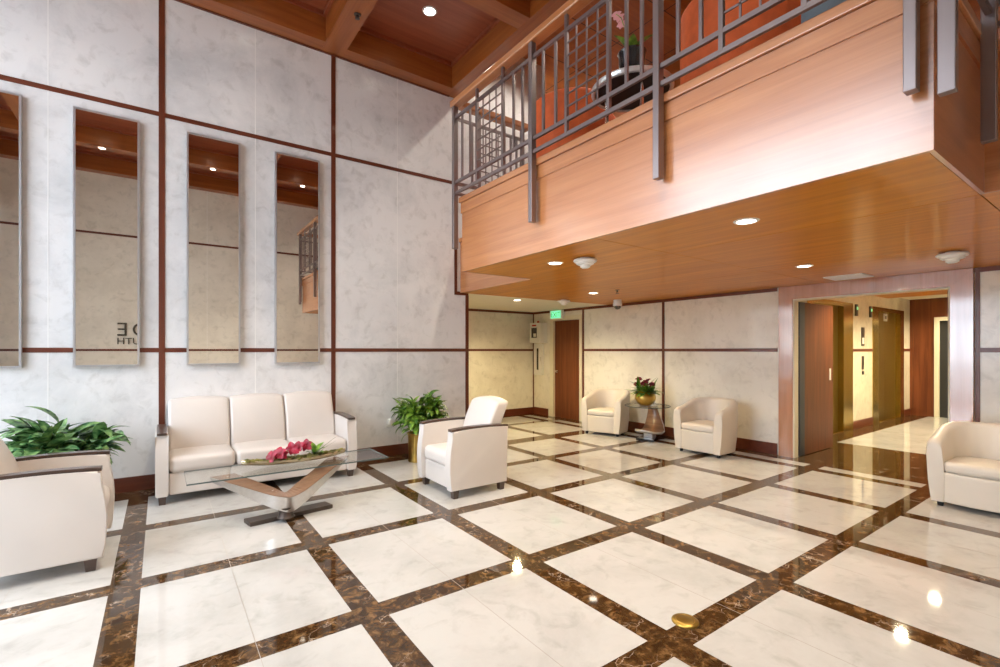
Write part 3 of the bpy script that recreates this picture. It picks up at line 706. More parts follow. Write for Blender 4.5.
# ------------------------------------------------------------------ portal and elevator hall
def portal_frame():
    d = structE('door_2', (XB, (PY0 + PY1) / 2, 0)); hw = (PY1 - PY0) / 2; fw = 0.185
    bm = bmesh.new(); dd = -0.05
    # mitred casing
    def mit(pts): prism(bm, pts, 0, dd, 0.0)
    mit([(hw, 0), (hw + fw, 0), (hw + fw, PZ + fw - 0.005), (hw, PZ)])
    mit([(-hw, 0), (-hw - fw, 0), (-hw - fw, PZ + fw - 0.005), (-hw, PZ)])
    mit([(hw, PZ + 0.001), (hw + fw, PZ + fw - 0.004), (-hw - fw, PZ + fw - 0.004), (-hw, PZ + 0.001)])
    link('casing', bm, 'portal_wood', d)
    bm = bmesh.new()
    B(bm, dd + 0.01, 0.08, hw - 0.02, hw, 0, PZ); B(bm, dd + 0.01, 0.08, -hw, -hw + 0.02, 0, PZ); B(bm, dd + 0.01, 0.08, -hw + 0.02, hw - 0.02, PZ - 0.02, PZ)
    link('jamb_lining', bm, 'cream_paint', d)
    for name, y0, y1 in (('door_leaf', hw - 0.03, hw + 0.015), ('door_leaf', -hw + 0.005, -hw + 0.05)):
        lf = box(name, 0.26, 1.24, y0, y1, 0.01, PZ - 0.03, 'door_wood', d)
        box('edge_strip', 0.10, 0.2599, y0, y1, 0.01, PZ - 0.03, 'slate_edge', lf)
        if y0 > 0: box('pull_plate', 1.10, 1.15, y0 - 0.006, y0, 1.04, 1.22, 'white_metal', lf)
portal_frame()
YH, XH1, ZH = 3.45, 14.1, 2.66
def hall():
    bm = bmesh.new()
    E1, E2 = (8.95, 10.19), (12.03, 13.40)
    segs = [(XB + 0.25, E1[0] - 0.25), (10.64, 11.69), (13.64, XH1 + 0.1)]
    for a, b_ in segs: B(bm, a, b_, YH, YH + 0.3, 0, ZH, 0)
    B(bm, E1[0] - 0.25, 10.64, YH, YH + 0.3, 2.38, ZH, 0); B(bm, 11.69, 13.64, YH, YH + 0.3, 2.38, ZH, 0)
    struct(link('wall_hall', bm, ['marble_hall']))
    for a, b_ in segs:
        trim(a, b_, YH - 0.012, YH, 1.475, 1.523, 'trim'); struct(box('baseboard_hall', a, b_, YH - 0.015, YH, 0, 0.15, 'trim'))
    struct(box('wall_hall_right', XB + 0.25, XH1, 0.9, 1.1, 0, ZH, 'marble_hall'))
    struct(box('ceiling_hall', XB + 0.25, 12.6, 1.0, YH + 0.3, ZH - 0.06, ZH + 0.2, 'soffit'))
    struct(box('ceiling_hall_end', 12.6, XH1 + 0.1, 1.0, YH + 0.3, ZH, ZH + 0.2, 'ceil_cream'))
    bm = bmesh.new()
    B(bm, XH1, XH1 + 0.2, 2.98, YH + 0.3, 0, ZH); B(bm, XH1, XH1 + 0.2, 0.9, 2.02, 0, ZH); B(bm, XH1, XH1 + 0.2, 2.02, 2.98, 2.16, ZH)
    struct(link('wall_hall_end', bm, ['door_wood']))
    struct(box('hall_light_block', XH1 + 0.2, XH1 + 0.25, 1.9, 3.1, 0, 2.4, 'black_matte'))  # added behind the end door to block light from outside
    d = structE('door_5', (XH1, 2.5, 0))
    bm = bmesh.new(); B(bm, -0.03, 0.19, 0.44, 0.52, 0, 2.23); B(bm, -0.03, 0.19, -0.52, -0.44, 0, 2.23); B(bm, -0.03, 0.19, -0.44, 0.44, 2.15, 2.23); link('door_frame', bm, 'cream_paint', d)
    lf = box('door_leaf', 0.05, 0.1, -0.44, 0.44, 0.003, 2.15, 'black_matte', d); box('door_glass', 0.045, 0.052, -0.30, 0.24, 0.2, 1.95, 'brass_door', lf)
    for n, (a, b_), j1 in ((3, E1, 10.64), (4, E2, 13.64)):
        d = structE('door_%d' % n, ((a + b_) / 2, YH, 0)); o = (a + b_) / 2
        bm = bmesh.new()
        jl = 0.25 if n == 3 else 0.34
        B(bm, a - o - jl, a - o, -0.012, 0.28, 0, 2.38); B(bm, b_ - o, j1 - o, -0.012, 0.28, 0, 2.38); B(bm, a - o, b_ - o, -0.012, 0.28, 2.30, 2.38)
        link('elevator_jamb', bm, 'brass', d)
        for y0, y1 in ((a - o, -0.003), (0.003, b_ - o)): box('elevator_leaf', y0, y1, 0.08, 0.12, 0.005, 2.30, 'brass_door', d)
        box('sill', a - o, b_ - o, 0.0, 0.28, -0.005, 0.004, 'brass', d)
    t = thing('call_panel', 'elevator call panel with a white strip on the marble between elevators', 'call panel', (11.16, YH, 1.58))
    box('plate', -0.07, 0.07, -0.012, 0, 0, 0.36, 'dark_metal', t); box('poster', -0.05, 0.05, -0.0135, -0.0118, 0.04, 0.16, 'white_plastic', t)
    t = thing('key_switch', 'small dark key switch plate below the elevator call panel', 'switch', (11.16, YH, 1.02))
    box('plate', -0.05, 0.05, -0.01, 0, 0.1, 0.36, 'dark_metal', t); bm = bmesh.new(); B(bm, -0.04, 0.04, -0.02, -0.0, 0, 0.07, 0, 0.008); link('button', bm, 'dark_metal', t)
    for x, lab in ((10.80, 'small dark hall lantern beside the nearer elevator in the hall'), (11.55, 'small dark hall lantern beside the farther elevator in the hall')):
        t = thing('hall_lantern', lab, 'indicator', (x, YH, 2.15), 0, 'hall lanterns by the elevators')
        box('housing', -0.045, 0.045, -0.03, 0, 0, 0.22, 'dark_metal', t); box('lamp', -0.025, 0.025, -0.034, -0.0295, 0.12, 0.17, 'green_light', t)
    t = thing('elevator_sign', 'small white symbol sign on the top of the farther elevator door', 'sign', (12.72, YH + 0.075, 2.12))
    box('plate', -0.1, 0.1, -0.008, 0.004, 0, 0.16, 'white_plastic', t); bm = bmesh.new(); B(bm, -0.05, -0.012, -0.0105, -0.007, 0.05, 0.11); B(bm, 0.012, 0.05, -0.0105, -0.007, 0.05, 0.11); link('symbol', bm, 'black_matte', t)
    f = make_downlight('added unseen downlight in the elevator hall ceiling, hidden behind the portal', 'added elevator hall downlights', (8.6, 2.2, ZH - 0.06), SPOT_HALL, (1.0, 0.86, 0.56), 150, 'lens')  # unseen lamps added to light the hall
    dup(f, (10.3, 2.2, ZH - 0.06)); dup(f, (12.0, 2.2, ZH - 0.06)); dup(f, (13.5, 2.2, ZH))
hall()
# ------------------------------------------------------------------ lounge seating with wooden arm caps
def arch(t): return 0.014 * (1 - (2 * t - 1) ** 2)
def make_lounge(name, label, cat, width, n, loc, rz, group=None):
    """front faces local -Y, origin on the floor under the middle"""
    t = thing(name, label, cat, loc, rz, group)
    D = 0.70; hy = D / 2; w2 = width / 2; at = 0.105; zb = 0.085; za = 0.665
    prof = []
    for k in range(9):                                     # bowed front edge from bottom to top
        u = k / 8; z = zb + (za - zb) * u; prof.append((-hy + 0.0 - 0.022 * math.sin(PI * min(1, u * 0.92 + 0.03)) + 0.030 * u ** 3, z))
    yt = prof[-1][0]; top = [(yt + (hy - yt) * k / 8, za + arch(k / 8) + 0.012) for k in range(9)]
    side = prof + top + [(hy - 0.015, zb)]
    for s in (-1, 1):
        bm = bmesh.new(); x0, x1 = (w2 - at, w2) if s > 0 else (-w2, -w2 + at)
        prism(bm, side, 0, x0, x1, 0, 0.016); a = link('arm', bm, 'cream', t, True)
        bm = bmesh.new(); N = 12; up, lo = [], []
        for k in range(N + 1):
            u = k / N; y = yt - 0.02 + (hy + 0.005 - yt + 0.02) * u; z = za + arch(u) + 0.010
            lo.append((y, z)); up.append((y, z + 0.024))
        prism(bm, lo + list(reversed(up)), 0, x0 + 0.012, x1 - 0.012, 0, 0.005); link('arm_cap', bm, 'dark_wood', a, True)
    iw = width - 2 * at; cw = iw / n
    bm = bmesh.new(); rbox(bm, (0, 0.0, (zb + 0.30) / 2), (iw - 0.004, D - 0.05, 0.30 - zb), 0.02); link('seat_base', bm, 'cream', t, True)
    for k in range(n):
        cx = -iw / 2 + cw * (k + 0.5)
        bm = bmesh.new(); rbox(bm, (cx, -0.06, 0.375), (cw - 0.005, D - 0.13, 0.16), 0.05, (0, 0.008, 0.014), 5); link('seat_cushion', bm, 'cream', t, True)
        bm = bmesh.new(); H = 0.56 if n > 1 else 0.53
        def lean(x, y, z, cx=cx):
            u = (z - 0.40) / H; xx = (x - cx) / (cw / 2)
            zz = z + ((0.024 if n > 1 else 0.045) * (1 - xx * xx) - 0.004) * max(0, u) ** 2
            return (x, y + 0.17 * u - 0.035 * math.sin(PI * max(0, min(1, u))) , zz)
        rbox(bm, (cx, 0.20, 0.40 + H / 2), (cw - 0.006, 0.17, H), 0.034, (0, 0.012, 0), 6, lean); link('backrest', bm, 'cream', t, True)
    for sx in (-1, 1):
        for sy in (-1, 1):
            bm = bmesh.new(); x, y = sx * (w2 - 0.055), sy * (hy - 0.065); a, b_ = 0.034, 0.026
            lo = [bm.verts.new((x + i * b_, y + j * b_, 0)) for i, j in ((-1, -1), (1, -1), (1, 1), (-1, 1))]; hi = [bm.verts.new((x + i * a, y + j * a, zb + 0.003)) for i, j in ((-1, -1), (1, -1), (1, 1), (-1, 1))]
            bm.faces.new(lo); bm.faces.new(hi)
            for k in range(4): bm.faces.new((lo[k], lo[(k + 1) % 4], hi[(k + 1) % 4], hi[k]))
            link('leg', bm, 'dark_wood', t)
    return t
make_lounge('sofa', 'cream three-seat sofa with dark wooden arm caps against the marble wall', 'sofa', 1.94, 3, (0.93, 5.95, 0), 0)
ac = make_lounge('armchair', 'cream armchair with dark wooden arm caps beside the potted plant, in mid room', 'armchair', 0.75, 1, (2.71, 4.505, 0), -PI / 2, 'cream armchairs at the coffee table')
dup(ac, (-0.67, 4.58, 0), PI / 2, 'cream armchair with dark arm caps cut off by the left photo edge')
# ------------------------------------------------------------------ tub chairs
def make_tub(name, label, loc, rz, mat, group, w=0.76, d=0.70, zf=0.655, zbk=0.775, z0=0.05):
    t = thing(name, label, 'armchair', loc, rz, group)
    R = w / 2; st = d - R; th = 0.11; yf = -d / 2
    pts = []
    for k in range(16): pts.append((Vector((-R, yf + st * (k / 16) ** 1.6)), Vector((-1, 0))))
    for k in range(25):
        a = PI - PI * k / 24; pts.append((Vector((R * math.cos(a), yf + st + R * math.sin(a))), Vector((math.cos(a), math.sin(a)))))
    for k in range(15, -1, -1): pts.append((Vector((R, yf + st * (k / 16) ** 1.6)), Vector((1, 0))))
    bm = bmesh.new(); rings = []; N = len(pts)
    for i, (p, nn) in enumerate(pts):
        arc = (p.y - yf) / d if abs(p.x) > R * 0.999 else (st + R * (PI / 2 - abs(math.asin(max(-1, min(1, p.x / R)))))) / d
        f = min(1, arc * d / (st + R * PI / 2))         # 0 at arm fronts, 1 at the back
        zt = zf + (zbk - zf) * (0.5 - 0.5 * math.cos(PI * max(0, min(1, (f - 0.06) * 1.75))))
        if f < 0.10: zt -= 0.045 * (1 - f / 0.10) ** 2.2
        sec = [(-0.035, z0), (-0.012, z0 + 0.20), (0.0, zt - 0.12), (0.0, zt - 0.05), (-0.006, zt - 0.026), (-0.022, zt - 0.008), (-0.046, zt), (-th + 0.046, zt), (-th + 0.022, zt - 0.008), (-th + 0.006, zt - 0.026), (-th, zt - 0.05), (-th - 0.012, zt - 0.18), (-th - 0.02, 0.30), (-th - 0.02, z0)]
        push = 0.02 * max(0, 1 - f / 0.08)
        rings.append([bm.verts.new((p.x + nn.x * o, p.y + nn.y * o, z)) for o, z in sec])
    for a, b_ in zip(rings, rings[1:]):
        for k in range(len(a)): bm.faces.new((a[k], a[(k + 1) % len(a)], b_[(k + 1) % len(a)], b_[k]))
    bm.faces.new(rings[0]); bm.faces.new(list(reversed(rings[-1])))
    es = [e for ring in (rings[0], rings[-1]) for k in range(1, len(ring) - 1) for e in [bm.edges.get((ring[k], ring[(k + 1) % len(ring)]))] if e]
    bmesh.ops.bevel(bm, geom=es, offset=0.016, segments=3, profile=0.5, affect='EDGES')
    link('shell', bm, mat, t, True)
    iw = w - 2 * th
    def bow(x, y, z): return (x, y - (0.035 * (1 - (x / (iw / 2)) ** 2) if y < yf + 0.2 else 0), z)
    bm = bmesh.new(); rbox(bm, (0, yf + 0.23, (z0 + 0.335) / 2), (iw + 0.02, 0.44, 0.335 - z0), 0.015, n=8, fn=bow); link('front_panel', bm, mat, t, True)
    bm = bmesh.new(); rbox(bm, (0, yf + 0.255, 0.385), (iw - 0.012, 0.50, 0.105), 0.04, (0, 0, 0.012), n=8, fn=bow); link('seat_cushion', bm, mat, t, True)
    for sx in (-1, 1):
        for y in (yf + 0.07, yf + d - 0.16):
            bm = bmesh.new(); x = sx * (R - (0.09 if y < 0 else 0.2)); lathe(bm, [(0.022, 0), (0.028, z0 + 0.004)], (x, y, 0), 14); link('foot', bm, 'black_matte', t, True)
    return t
tb = make_tub('tub_chair', 'ivory barrel tub chair left of the small glass table, beside the wooden door', (6.64, 5.90, 0), math.radians(-72.8), 'cream_tub', 'ivory tub chairs along the back wall')
dup(tb, (6.60, 3.91, 0), -PI / 2, 'ivory barrel tub chair right of the small glass table, before the portal')
dup(tb, (6.42, 0.98, 0), -PI / 2, 'ivory barrel tub chair cut off by the right photo edge')
# ------------------------------------------------------------------ coffee table
def vpath(apex, ends, rad, n=10):
    """left end -> rounded apex -> right end, plan polyline with outward (toward apex) normals"""
    L, Rr, A = Vector(ends[0]), Vector(ends[1]), Vector(apex)
    a = A + (L - A).normalized() * rad; b_ = A + (Rr - A).normalized() * rad
    pts = [L.lerp(a, k / 6) for k in range(6)]
    for k in range(n + 1):
        u = k / n; pts.append(a.lerp(A, u).lerp(A.lerp(b_, u), u))
    pts += [b_.lerp(Rr, (k + 1) / 6) for k in range(6)]
    return pts
def coffee_table():
    t = thing('coffee_table', 'low glass-topped coffee table on a v-shaped steel and walnut base', 'table', (0.97, 4.70, 0))
    zt = 0.42
    pts = vpath((-0.06, -0.36), ((-0.62, 0.16), (0.62, 0.20)), 0.25)
    pin = vpath((-0.06, -0.12), ((-0.42, 0.19), (0.40, 0.22)), 0.10)
    L = [0.0]
    for a, b_ in zip(pts, pts[1:]): L.append(L[-1] + (b_ - a).length)
    bm = bmesh.new(); bt = bmesh.new(); rings = []; tops = []
    for i, p in enumerate(pts):
        d = (pts[min(i + 1, len(pts) - 1)] - pts[max(i - 1, 0)]).normalized(); nrm = Vector((d.y, -d.x))
        if nrm.y > 0: nrm = -nrm
        f = abs(L[i] / L[-1] - 0.47) / 0.53; f = min(1, f)
        z1 = 0.215 + (zt - 0.012 - 0.215) * f ** 1.05; h = 0.135 * (1 - f) + 0.035 * f; wd = 0.29 * (1 - f) + 0.20 * f
        o = p; q = pin[i]; lo = p - nrm * 0.02
        rings.append([bm.verts.new((o.x, o.y, z1)), bm.verts.new((lo.x, lo.y, z1 - h)), bm.verts.new((q.x, q.y, z1 - h)), bm.verts.new((q.x, q.y, z1))])
        e = p - nrm * 0.006; g = q + (p - q).normalized() * 0.004; tops.append((bt.verts.new((e.x, e.y, z1 + 0.002)), bt.verts.new((g.x, g.y, z1 + 0.002))))
    for a, b_ in zip(rings, rings[1:]):
        for k in range(4): bm.faces.new((a[k], a[(k + 1) % 4], b_[(k + 1) % 4], b_[k]))
    bm.faces.new(rings[0]); bm.faces.new(list(reversed(rings[-1])))
    fr = link('base_frame', bm, 'bright_steel', t, True)
    for a, b_ in zip(tops, tops[1:]): bt.faces.new((a[0], a[1], b_[1], b_[0]))
    o = link('walnut_inlay', bt, 'walnut_top', fr); shell_thick(o, 0.003)
    bm = bmesh.new(); lathe(bm, [(0.075, 0.035), (0.06, 0.05), (0.055, 0.10), (0.07, 0.125)], (-0.07, -0.20, 0), 20); link('pedestal', bm, 'dark_metal', t, True)
    bm = bmesh.new(); prism(bm, [(-0.35, -0.19), (-0.38, -0.045), (0.33, 0.04), (0.36, -0.105)], 2, 0.0, 0.036, 0, 0.004)
    link('foot_plate', bm, 'dark_metal', t)
    g = box('glass_top', -0.80, 0.885, -0.18, 0.33, zt, zt + 0.012, 'glass', t)
    bm = bmesh.new(); e = 0.0015
    B(bm, -0.80 - e, 0.885 + e, -0.18 - e, -0.18, zt, zt + 0.012); B(bm, -0.80 - e, 0.885 + e, 0.33, 0.33 + e, zt, zt + 0.012)
    B(bm, -0.80 - e, -0.80, -0.18, 0.33, zt, zt + 0.012); B(bm, 0.885, 0.885 + e, -0.18, 0.33, zt, zt + 0.012)
    link('glass_edge', bm, 'glass_edge', g)
coffee_table()
def petal_flower(bm, c, r, az, el, rnd, n=5):
    d = Vector((math.cos(az) * math.cos(el), math.sin(az) * math.cos(el), math.sin(el)))
    u = d.cross(Vector((0, 0, 1))).normalized(); w = u.cross(d)
    for k in range(n):
        a = 2 * PI * k / n + rnd.uniform(-.15, .15); dr = u * math.cos(a) + w * math.sin(a); sd = u * -math.sin(a) + w * math.cos(a)
        rr = r * rnd.uniform(0.85, 1.1); wd = r * (0.46 if k % 2 else 0.36)
        rows = []
        for i in range(6):
            s = i / 5; ww = wd * math.sin(PI * (0.08 + 0.86 * s)) ; c2 = Vector(c) + dr * rr * s + d * (0.25 * r * s - 0.2 * r * s * s * 1.4)
            rows.append([bm.verts.new(c2 - sd * ww + d * ww * .2), bm.verts.new(c2), bm.verts.new(c2 + sd * ww + d * ww * .2)])
        for p, q in zip(rows, rows[1:]):
            for j in (0, 1): bm.faces.new((p[j], p[j + 1], q[j + 1], q[j]))
    # lip
    for s in (-1, 1):
        m = Vector(c) + d * 0.2 * r
        vs = [bm.verts.new(m), bm.verts.new(m + u * s * .16 * r + d * .2 * r - w * .1 * r), bm.verts.new(m + d * .4 * r - w * .25 * r)]; bm.faces.new(vs)
def orchid_dish():
    t = thing('orchid_dish', 'long boat-shaped dish with crimson orchids and moss on the glass coffee table', 'flower arrangement', (1.05, 4.80, 0.437))
    rnd = random.Random(4); Lh = 0.46; bm = bmesh.new(); N, Mm = 24, 8; rows = []
    for i in range(N + 1):
        u = -1 + 2 * i / N; w = 0.085 * (1 - abs(u) ** 2.2) + 0.004; z1 = 0.045 + 0.03 * abs(u) ** 2; z0 = 0.035 * abs(u) ** 2.5
        row = []
        for k in range(Mm + 1):
            a = PI * k / Mm; row.append(bm.verts.new((u * Lh, -w * math.cos(a), z1 - (z1 - z0) * math.sin(a) ** 0.7 if 0 < k < Mm else z1)))
        rows.append(row)
    for a, b_ in zip(rows, rows[1:]):
        for k in range(Mm): bm.faces.new((a[k], a[k + 1], b_[k + 1], b_[k]))
    o = link('dish', bm, 'dish', t, True); shell_thick(o, 0.004)
    bm = bmesh.new()
    for i in range(130):
        u = rnd.uniform(-0.93, 0.93); w = 0.075 * (1 - abs(u) ** 2.2); p = (u * Lh, rnd.uniform(-w, w), 0.042 + 0.03 * u * u)
        r = rnd.uniform(0.012, 0.026)
        bmesh.ops.create_icosphere(bm, subdivisions=1, radius=r, matrix=Matrix.Translation(p) @ Matrix.Scale(0.7, 4, (0, 0, 1)) @ Matrix.Rotation(rnd.uniform(0, 3), 4, 'Z'))
    for v in bm.verts: v.co += Vector(mnoise.noise_vector(v.co * 90)) * 0.005
    link('moss', bm, 'moss', t)['kind'] = 'stuff'
    stem = [(0.16, 0, 0.05), (0.14, 0, 0.11), (0.06, -0.01, 0.145), (-0.06, -0.02, 0.13), (-0.16, -0.03, 0.095), (-0.22, -0.03, 0.075)]
    bm = bmesh.new(); tube(bm, stem, 0.0035, 6); st = link('flower_stem', bm, 'leaf_green', t, True)
    for p, r in (((-0.23, -0.05, 0.085), .06), ((-0.16, -0.05, 0.115), .062), ((-0.12, -0.04, 0.09), .05), ((-0.045, -0.05, 0.14), .058), ((0.005, -0.045, 0.15), .06), ((0.085, -0.04, 0.155), .055)):
        bm = bmesh.new(); petal_flower(bm, p, r * 1.15, -PI / 2 - 0.6 + rnd.uniform(-.5, .5), rnd.uniform(0.1, 0.6), rnd); link('orchid_flower', bm, 'orchid_red', st)
    bm = bmesh.new()
    for az, el, l, w in ((2.2, 1.3, .17, .085), (0.3, 1.15, .15, .08), (-1.2, .6, .14, .075), (3.6, .7, .12, .06), (-0.4, 0.9, .13, .07)): leaf(bm, (0.17, 0, 0.05), az, el, l, w, 0.8)
    link('leaves', bm, 'leaf_green', t, True)
    bm = bmesh.new(); tube(bm, [(0.18, 0, 0.05), (0.24, 0.03, 0.10), (0.33, 0.06, 0.15), (0.40, 0.08, 0.19)], 0.003, 5, taper=0.3); tube(bm, [(0.19, 0, 0.05), (0.27, 0.0, 0.11), (0.38, 0.03, 0.155)], 0.002, 5, taper=0.3)
    link('twig', bm, 'moss', t)
orchid_dish()
# ------------------------------------------------------------------ side table with flowers
def side_table():
    t = thing('side_table', 'small round glass side table with curved wood base between the tub chairs', 'table', (6.66, 5.07, 0), 1.75)
    zt = 0.56
    g = None
    bm = bmesh.new(); lathe(bm, [(0.001, zt), (0.37, zt), (0.37, zt + 0.01), (0.001, zt + 0.01)], n=48); g = link('glass_top', bm, 'glass', t)
    bm = bmesh.new(); lathe(bm, [(0.3705, zt), (0.372, zt), (0.372, zt + 0.01), (0.3705, zt + 0.01)], n=48, caps=False); link('glass_edge', bm, 'glass_edge', g)
    # curved plate sweeping from a low tongue up to the glass
    prof = [(0.30, 0.19), (0.14, 0.14), (-0.02, 0.125), (-0.12, 0.15), (-0.165, 0.24), (-0.175, 0.36), (-0.17, 0.47), (-0.15, zt - 0.001)]
    wid = [0.12, 0.22, 0.25, 0.25, 0.21, 0.16, 0.125, 0.10]
    for nm, off, mt in (('curved_plate', 0.0, 'bright_steel'), ('wood_face', 0.019, 'walnut_top')):
        bm = bmesh.new(); rows = []
        for i, ((y, z), w) in enumerate(zip(prof, wid)):
            a = Vector(prof[max(i - 1, 0)]); b_ = Vector(prof[min(i + 1, len(prof) - 1)]); d = (b_ - a).normalized(); nn = Vector((-d.y, d.x)) * -1
            yy, zz = y + nn.x * off * -1 if False else y - nn.x * -off, z - nn.y * -off
            if nm == 'wood_face': zz = min(zz, zt - 0.002)
            ww = w - (0.004 if off else 0)
            rows.append([bm.verts.new((-ww, yy, zz)), bm.verts.new((ww * 0.55, yy, zz))])
        for a, b_ in zip(rows, rows[1:]): bm.faces.new((a[0], a[1], b_[1], b_[0]))
        o = link(nm, bm, mt, t, True); shell_thick(o, 0.03 if off == 0 else 0.004)
    box('pedestal', -0.10, 0.06, -0.12, 0.02, 0.03, 0.13, 'bright_steel', t, 0.01)
    bm = bmesh.new(); prism(bm, [(-0.20, 0.18), (-0.06, -0.26), (0.16, -0.22), (0.10, 0.20)], 2, 0, 0.035, 0, 0.004); link('foot_plate', bm, 'black', t)
side_table()
def flower_bowl():
    t = thing('flower_bowl', 'gold fishbowl vase with green spiky leaves and dark red flowers on the side table', 'flower arrangement', (6.62, 5.08, 0.571)); t.scale = (1.3, 1.3, 1.3)
    rnd = random.Random(9)
    bm = bmesh.new(); lathe(bm, [(0.06, 0.0), (0.10, 0.03), (0.132, 0.085), (0.128, 0.135), (0.10, 0.175), (0.105, 0.185), (0.095, 0.183), (0.115, 0.13), (0.10, 0.10), (0.001, 0.10)], n=32); link('bowl', bm, 'brass_pot', t, True)
    bm = bmesh.new()
    for k in range(80): leaf(bm, (rnd.uniform(-.06, .06), rnd.uniform(-.06, .06), 0.15), rnd.uniform(0, 2 * PI), rnd.uniform(.2, 1.2), rnd.uniform(.17, .27), rnd.uniform(.035, .055), rnd.uniform(.2, 1.0))
    link('foliage', bm, 'leaf_green', t, True)
    for k in range(6):
        a = k * PI / 3 + 0.4; rr = 0.11 if k < 5 else 0.0
        p = (math.cos(a) * rr, math.sin(a) * rr, 0.30 + rnd.uniform(-.02, .05))
        bm = bmesh.new()
        for j in range(3): petal_flower(bm, (p[0], p[1], p[2] - j * 0.008), 0.05 - 0.008 * (2 - j), rnd.uniform(0, 6), 1.1, rnd, 6)
        tube(bm, [(p[0] * .4, p[1] * .4, 0.15), p], 0.004, 5); link('flower', bm, 'dark_rose', t)
flower_bowl()
# ------------------------------------------------------------------ potted plants
def plant(label, loc, seed, n, spread, zh, lw, mat, potr, poth):
    t = thing('potted_plant', label, 'plant', loc, 0, 'leafy plants along the marble wall')
    rnd = random.Random(seed)
    bm = bmesh.new(); lathe(bm, [(potr * 0.93, 0), (potr * 0.95, 0.02), (potr * 0.9, 0.04), (potr * 0.95, poth - 0.03), (potr * 1.06, poth - 0.015), (potr * 1.06, poth), (potr * 0.92, poth), (potr * 0.9, poth - 0.05)], n=48, flute=0.025, nf=16); p = link('pot', bm, 'brass_pot', t, True)
    bm = bmesh.new(); lathe(bm, [(0.001, poth - 0.045), (potr * 0.9, poth - 0.04)], n=24); link('soil', bm, 'soil', p)
    bm = bmesh.new(); tips = []
    for k in range(18):
        a = rnd.uniform(0, 2 * PI); q = rnd.uniform(0.1, 0.75); b0 = (math.cos(a) * potr * .4, math.sin(a) * potr * .4, poth - 0.05)
        e = (math.cos(a) * spread * q * .6, math.sin(a) * spread * q * .6, poth + zh * (1 - q * .6) * rnd.uniform(.35, .75)); mid = tuple((b0[i] * .5 + e[i] * .5) for i in range(2)) + ((b0[2] + e[2]) * .5 + 0.05,)
        tube(bm, [b0, mid, e], 0.005, 5); tips.append((e, a))
    link('stems', bm, 'leaf_green', t, True)
    bm = bmesh.new(); tries = 0; made = 0
    while made < n and tries < n * 5:
        tries += 1; e, a = tips[made % len(tips)]
        az = a + rnd.gauss(0, 1.1); el = rnd.uniform(-0.2, 1.3); ln = rnd.uniform(0.20, 0.33) * lw
        b0 = Vector(e) * rnd.uniform(.75, 1.0) + Vector((rnd.uniform(-.05, .05), rnd.uniform(-.05, .05), rnd.uniform(-.08, .06)))
        b0.z = max(b0.z, poth + 0.03)
        tipy = b0.y + math.sin(az) * math.cos(el - .4) * ln
        if loc[1] + tipy > YL - 0.03 or loc[1] + b0.y > YL - 0.05: continue
        leaf(bm, b0, az, el, ln, ln * rnd.uniform(.26, .36), rnd.uniform(.5, 1.7), rnd.uniform(-.5, .5)); made += 1
    link('foliage', bm, mat, t, True)
    return t
plant('bushy green leafy plant in a brass pot beside the sofa and mid-room armchair', (2.84, 5.90, 0), 5, 470, 0.68, 0.86, 0.70, 'leaf_green', 0.135, 0.385)
plant('broad silvery green plant behind the left armchair, against the marble wall', (-0.76, 5.86, 0), 11, 300, 0.66, 0.66, 0.95, 'leaf_blue', 0.17, 0.42)
# floor box
t = thing('floor_outlet', 'round brass cover plate in the brown marble floor strip', 'outlet', (2.36, 1.545, 0))
bm = bmesh.new(); lathe(bm, [(0.072, 0.0005), (0.072, 0.006), (0.066, 0.011), (0.001, 0.012)], n=36); link('cover', bm, 'brass_door', t, True)
bm = bmesh.new(); lathe(bm, [(0.052, 0.0112), (0.05, 0.0128), (0.047, 0.0112)], n=36, caps=False); link('ring', bm, 'brass_pot', t, True)
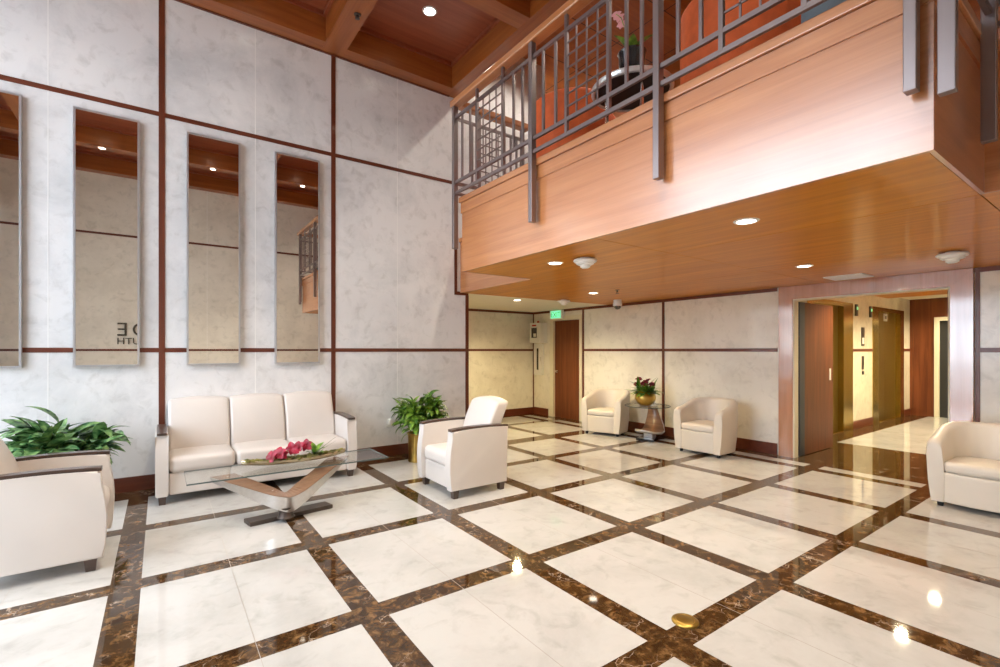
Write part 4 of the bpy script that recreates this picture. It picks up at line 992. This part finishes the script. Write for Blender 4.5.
# ------------------------------------------------------------------ upstairs furniture behind the railing
def upstairs():
    f = make_tub('orange_armchair', 'orange fabric barrel armchair behind the railing, left of the black table', (3.42, 3.56, 3.10), PI / 2 + 0.2, 'orange', 'orange armchairs on the balcony', 0.86, 0.78, 0.70, 0.90)
    dup(f, (3.42, 1.81, 3.10), PI / 2 - 0.2, 'orange fabric barrel armchair behind the railing, right of the black table')
    t = thing('round_table', 'glossy black round side table with a chrome rim behind the balcony railing', 'table', (3.36, 2.72, 3.10))
    for z, r, nm in ((0.66, 0.335, 'tabletop'), (0.28, 0.24, 'shelf')):
        bm = bmesh.new(); lathe(bm, [(0.001, z), (r, z), (r, z + 0.03), (0.001, z + 0.03)], n=40); a = link(nm, bm, 'black_matte', t)
        bm = bmesh.new(); lathe(bm, [(r - 0.022, z - 0.004), (r - 0.012, z - 0.014), (r + 0.004, z - 0.010), (r + 0.014, z + 0.004), (r + 0.014, z + 0.026), (r, z + 0.036), (r - 0.01, z + 0.032), (r - 0.022, z - 0.004)], n=48, caps=False); link('rim', bm, 'rim_steel', a, True)
    for k in range(3):
        a = k * 2 * PI / 3; bm = bmesh.new(); tube(bm, [(0.22 * math.cos(a), 0.22 * math.sin(a), 0), (0.22 * math.cos(a), 0.22 * math.sin(a), 0.66)], 0.018, 12); link('leg', bm, 'chrome', t, True)
    t = thing('potted_orchid', 'potted orchid in a dark metallic pot on the black balcony table', 'plant', (3.36, 2.72, 3.794)); rnd = random.Random(2)
    bm = bmesh.new(); lathe(bm, [(0.085, 0), (0.105, 0.10), (0.115, 0.28), (0.125, 0.30), (0.112, 0.302), (0.105, 0.26), (0.001, 0.26)], n=28); link('pot', bm, 'black', t, True)
    bm = bmesh.new()
    for az, el, l in ((2.6, 1.3, .26), (-1.0, 1.15, .26), (-2.4, .9, .22), (0.6, .8, .22), (1.6, 1.0, .2)): leaf(bm, (0, 0, 0.26), az, el, l, 0.085, 1.0)
    link('leaves', bm, 'leaf_green', t, True)
    bm = bmesh.new(); tube(bm, [(0, 0, 0.26), (0.0, 0.04, 0.45), (-0.02, 0.10, 0.66), (-0.03, 0.15, 0.72)], 0.004, 6); st = link('flower_stem', bm, 'leaf_green', t, True)
    for p in ((-0.03, 0.15, 0.71), (-0.025, 0.12, 0.67), (-0.02, 0.10, 0.60)):
        bm = bmesh.new(); petal_flower(bm, p, 0.05, PI + 0.5, 0.2, rnd); link('orchid_flower', bm, 'pink', st)
    t = thing('ottoman', 'slate grey square ottoman behind the railing near the balcony corner', 'ottoman', (3.20, 1.02, 3.10))
    bm = bmesh.new(); rbox(bm, (0, 0, 0.21), (0.42, 0.42, 0.34), 0.04, (0.01, 0.01, 0.015)); link('seat', bm, 'teal', t, True)
    for sx in (-1, 1):
        for sy in (-1, 1): bm = bmesh.new(); lathe(bm, [(0.018, 0), (0.024, 0.05)], (sx * .15, sy * .15, 0), 12); link('leg', bm, 'dark_wood', t, True)
    f = make_downlight('small recessed downlight in the wooden ceiling over the upper floor', 'upper floor downlights', (4.7, 3.05, 6.5), SPOT_UP, WARM, 130, 'lens', 0.06)
    for p in ((4.7, 5.4), (4.7, 1.2), (6.2, 3.05)): dup(f, (p[0], p[1], 6.5))
upstairs()
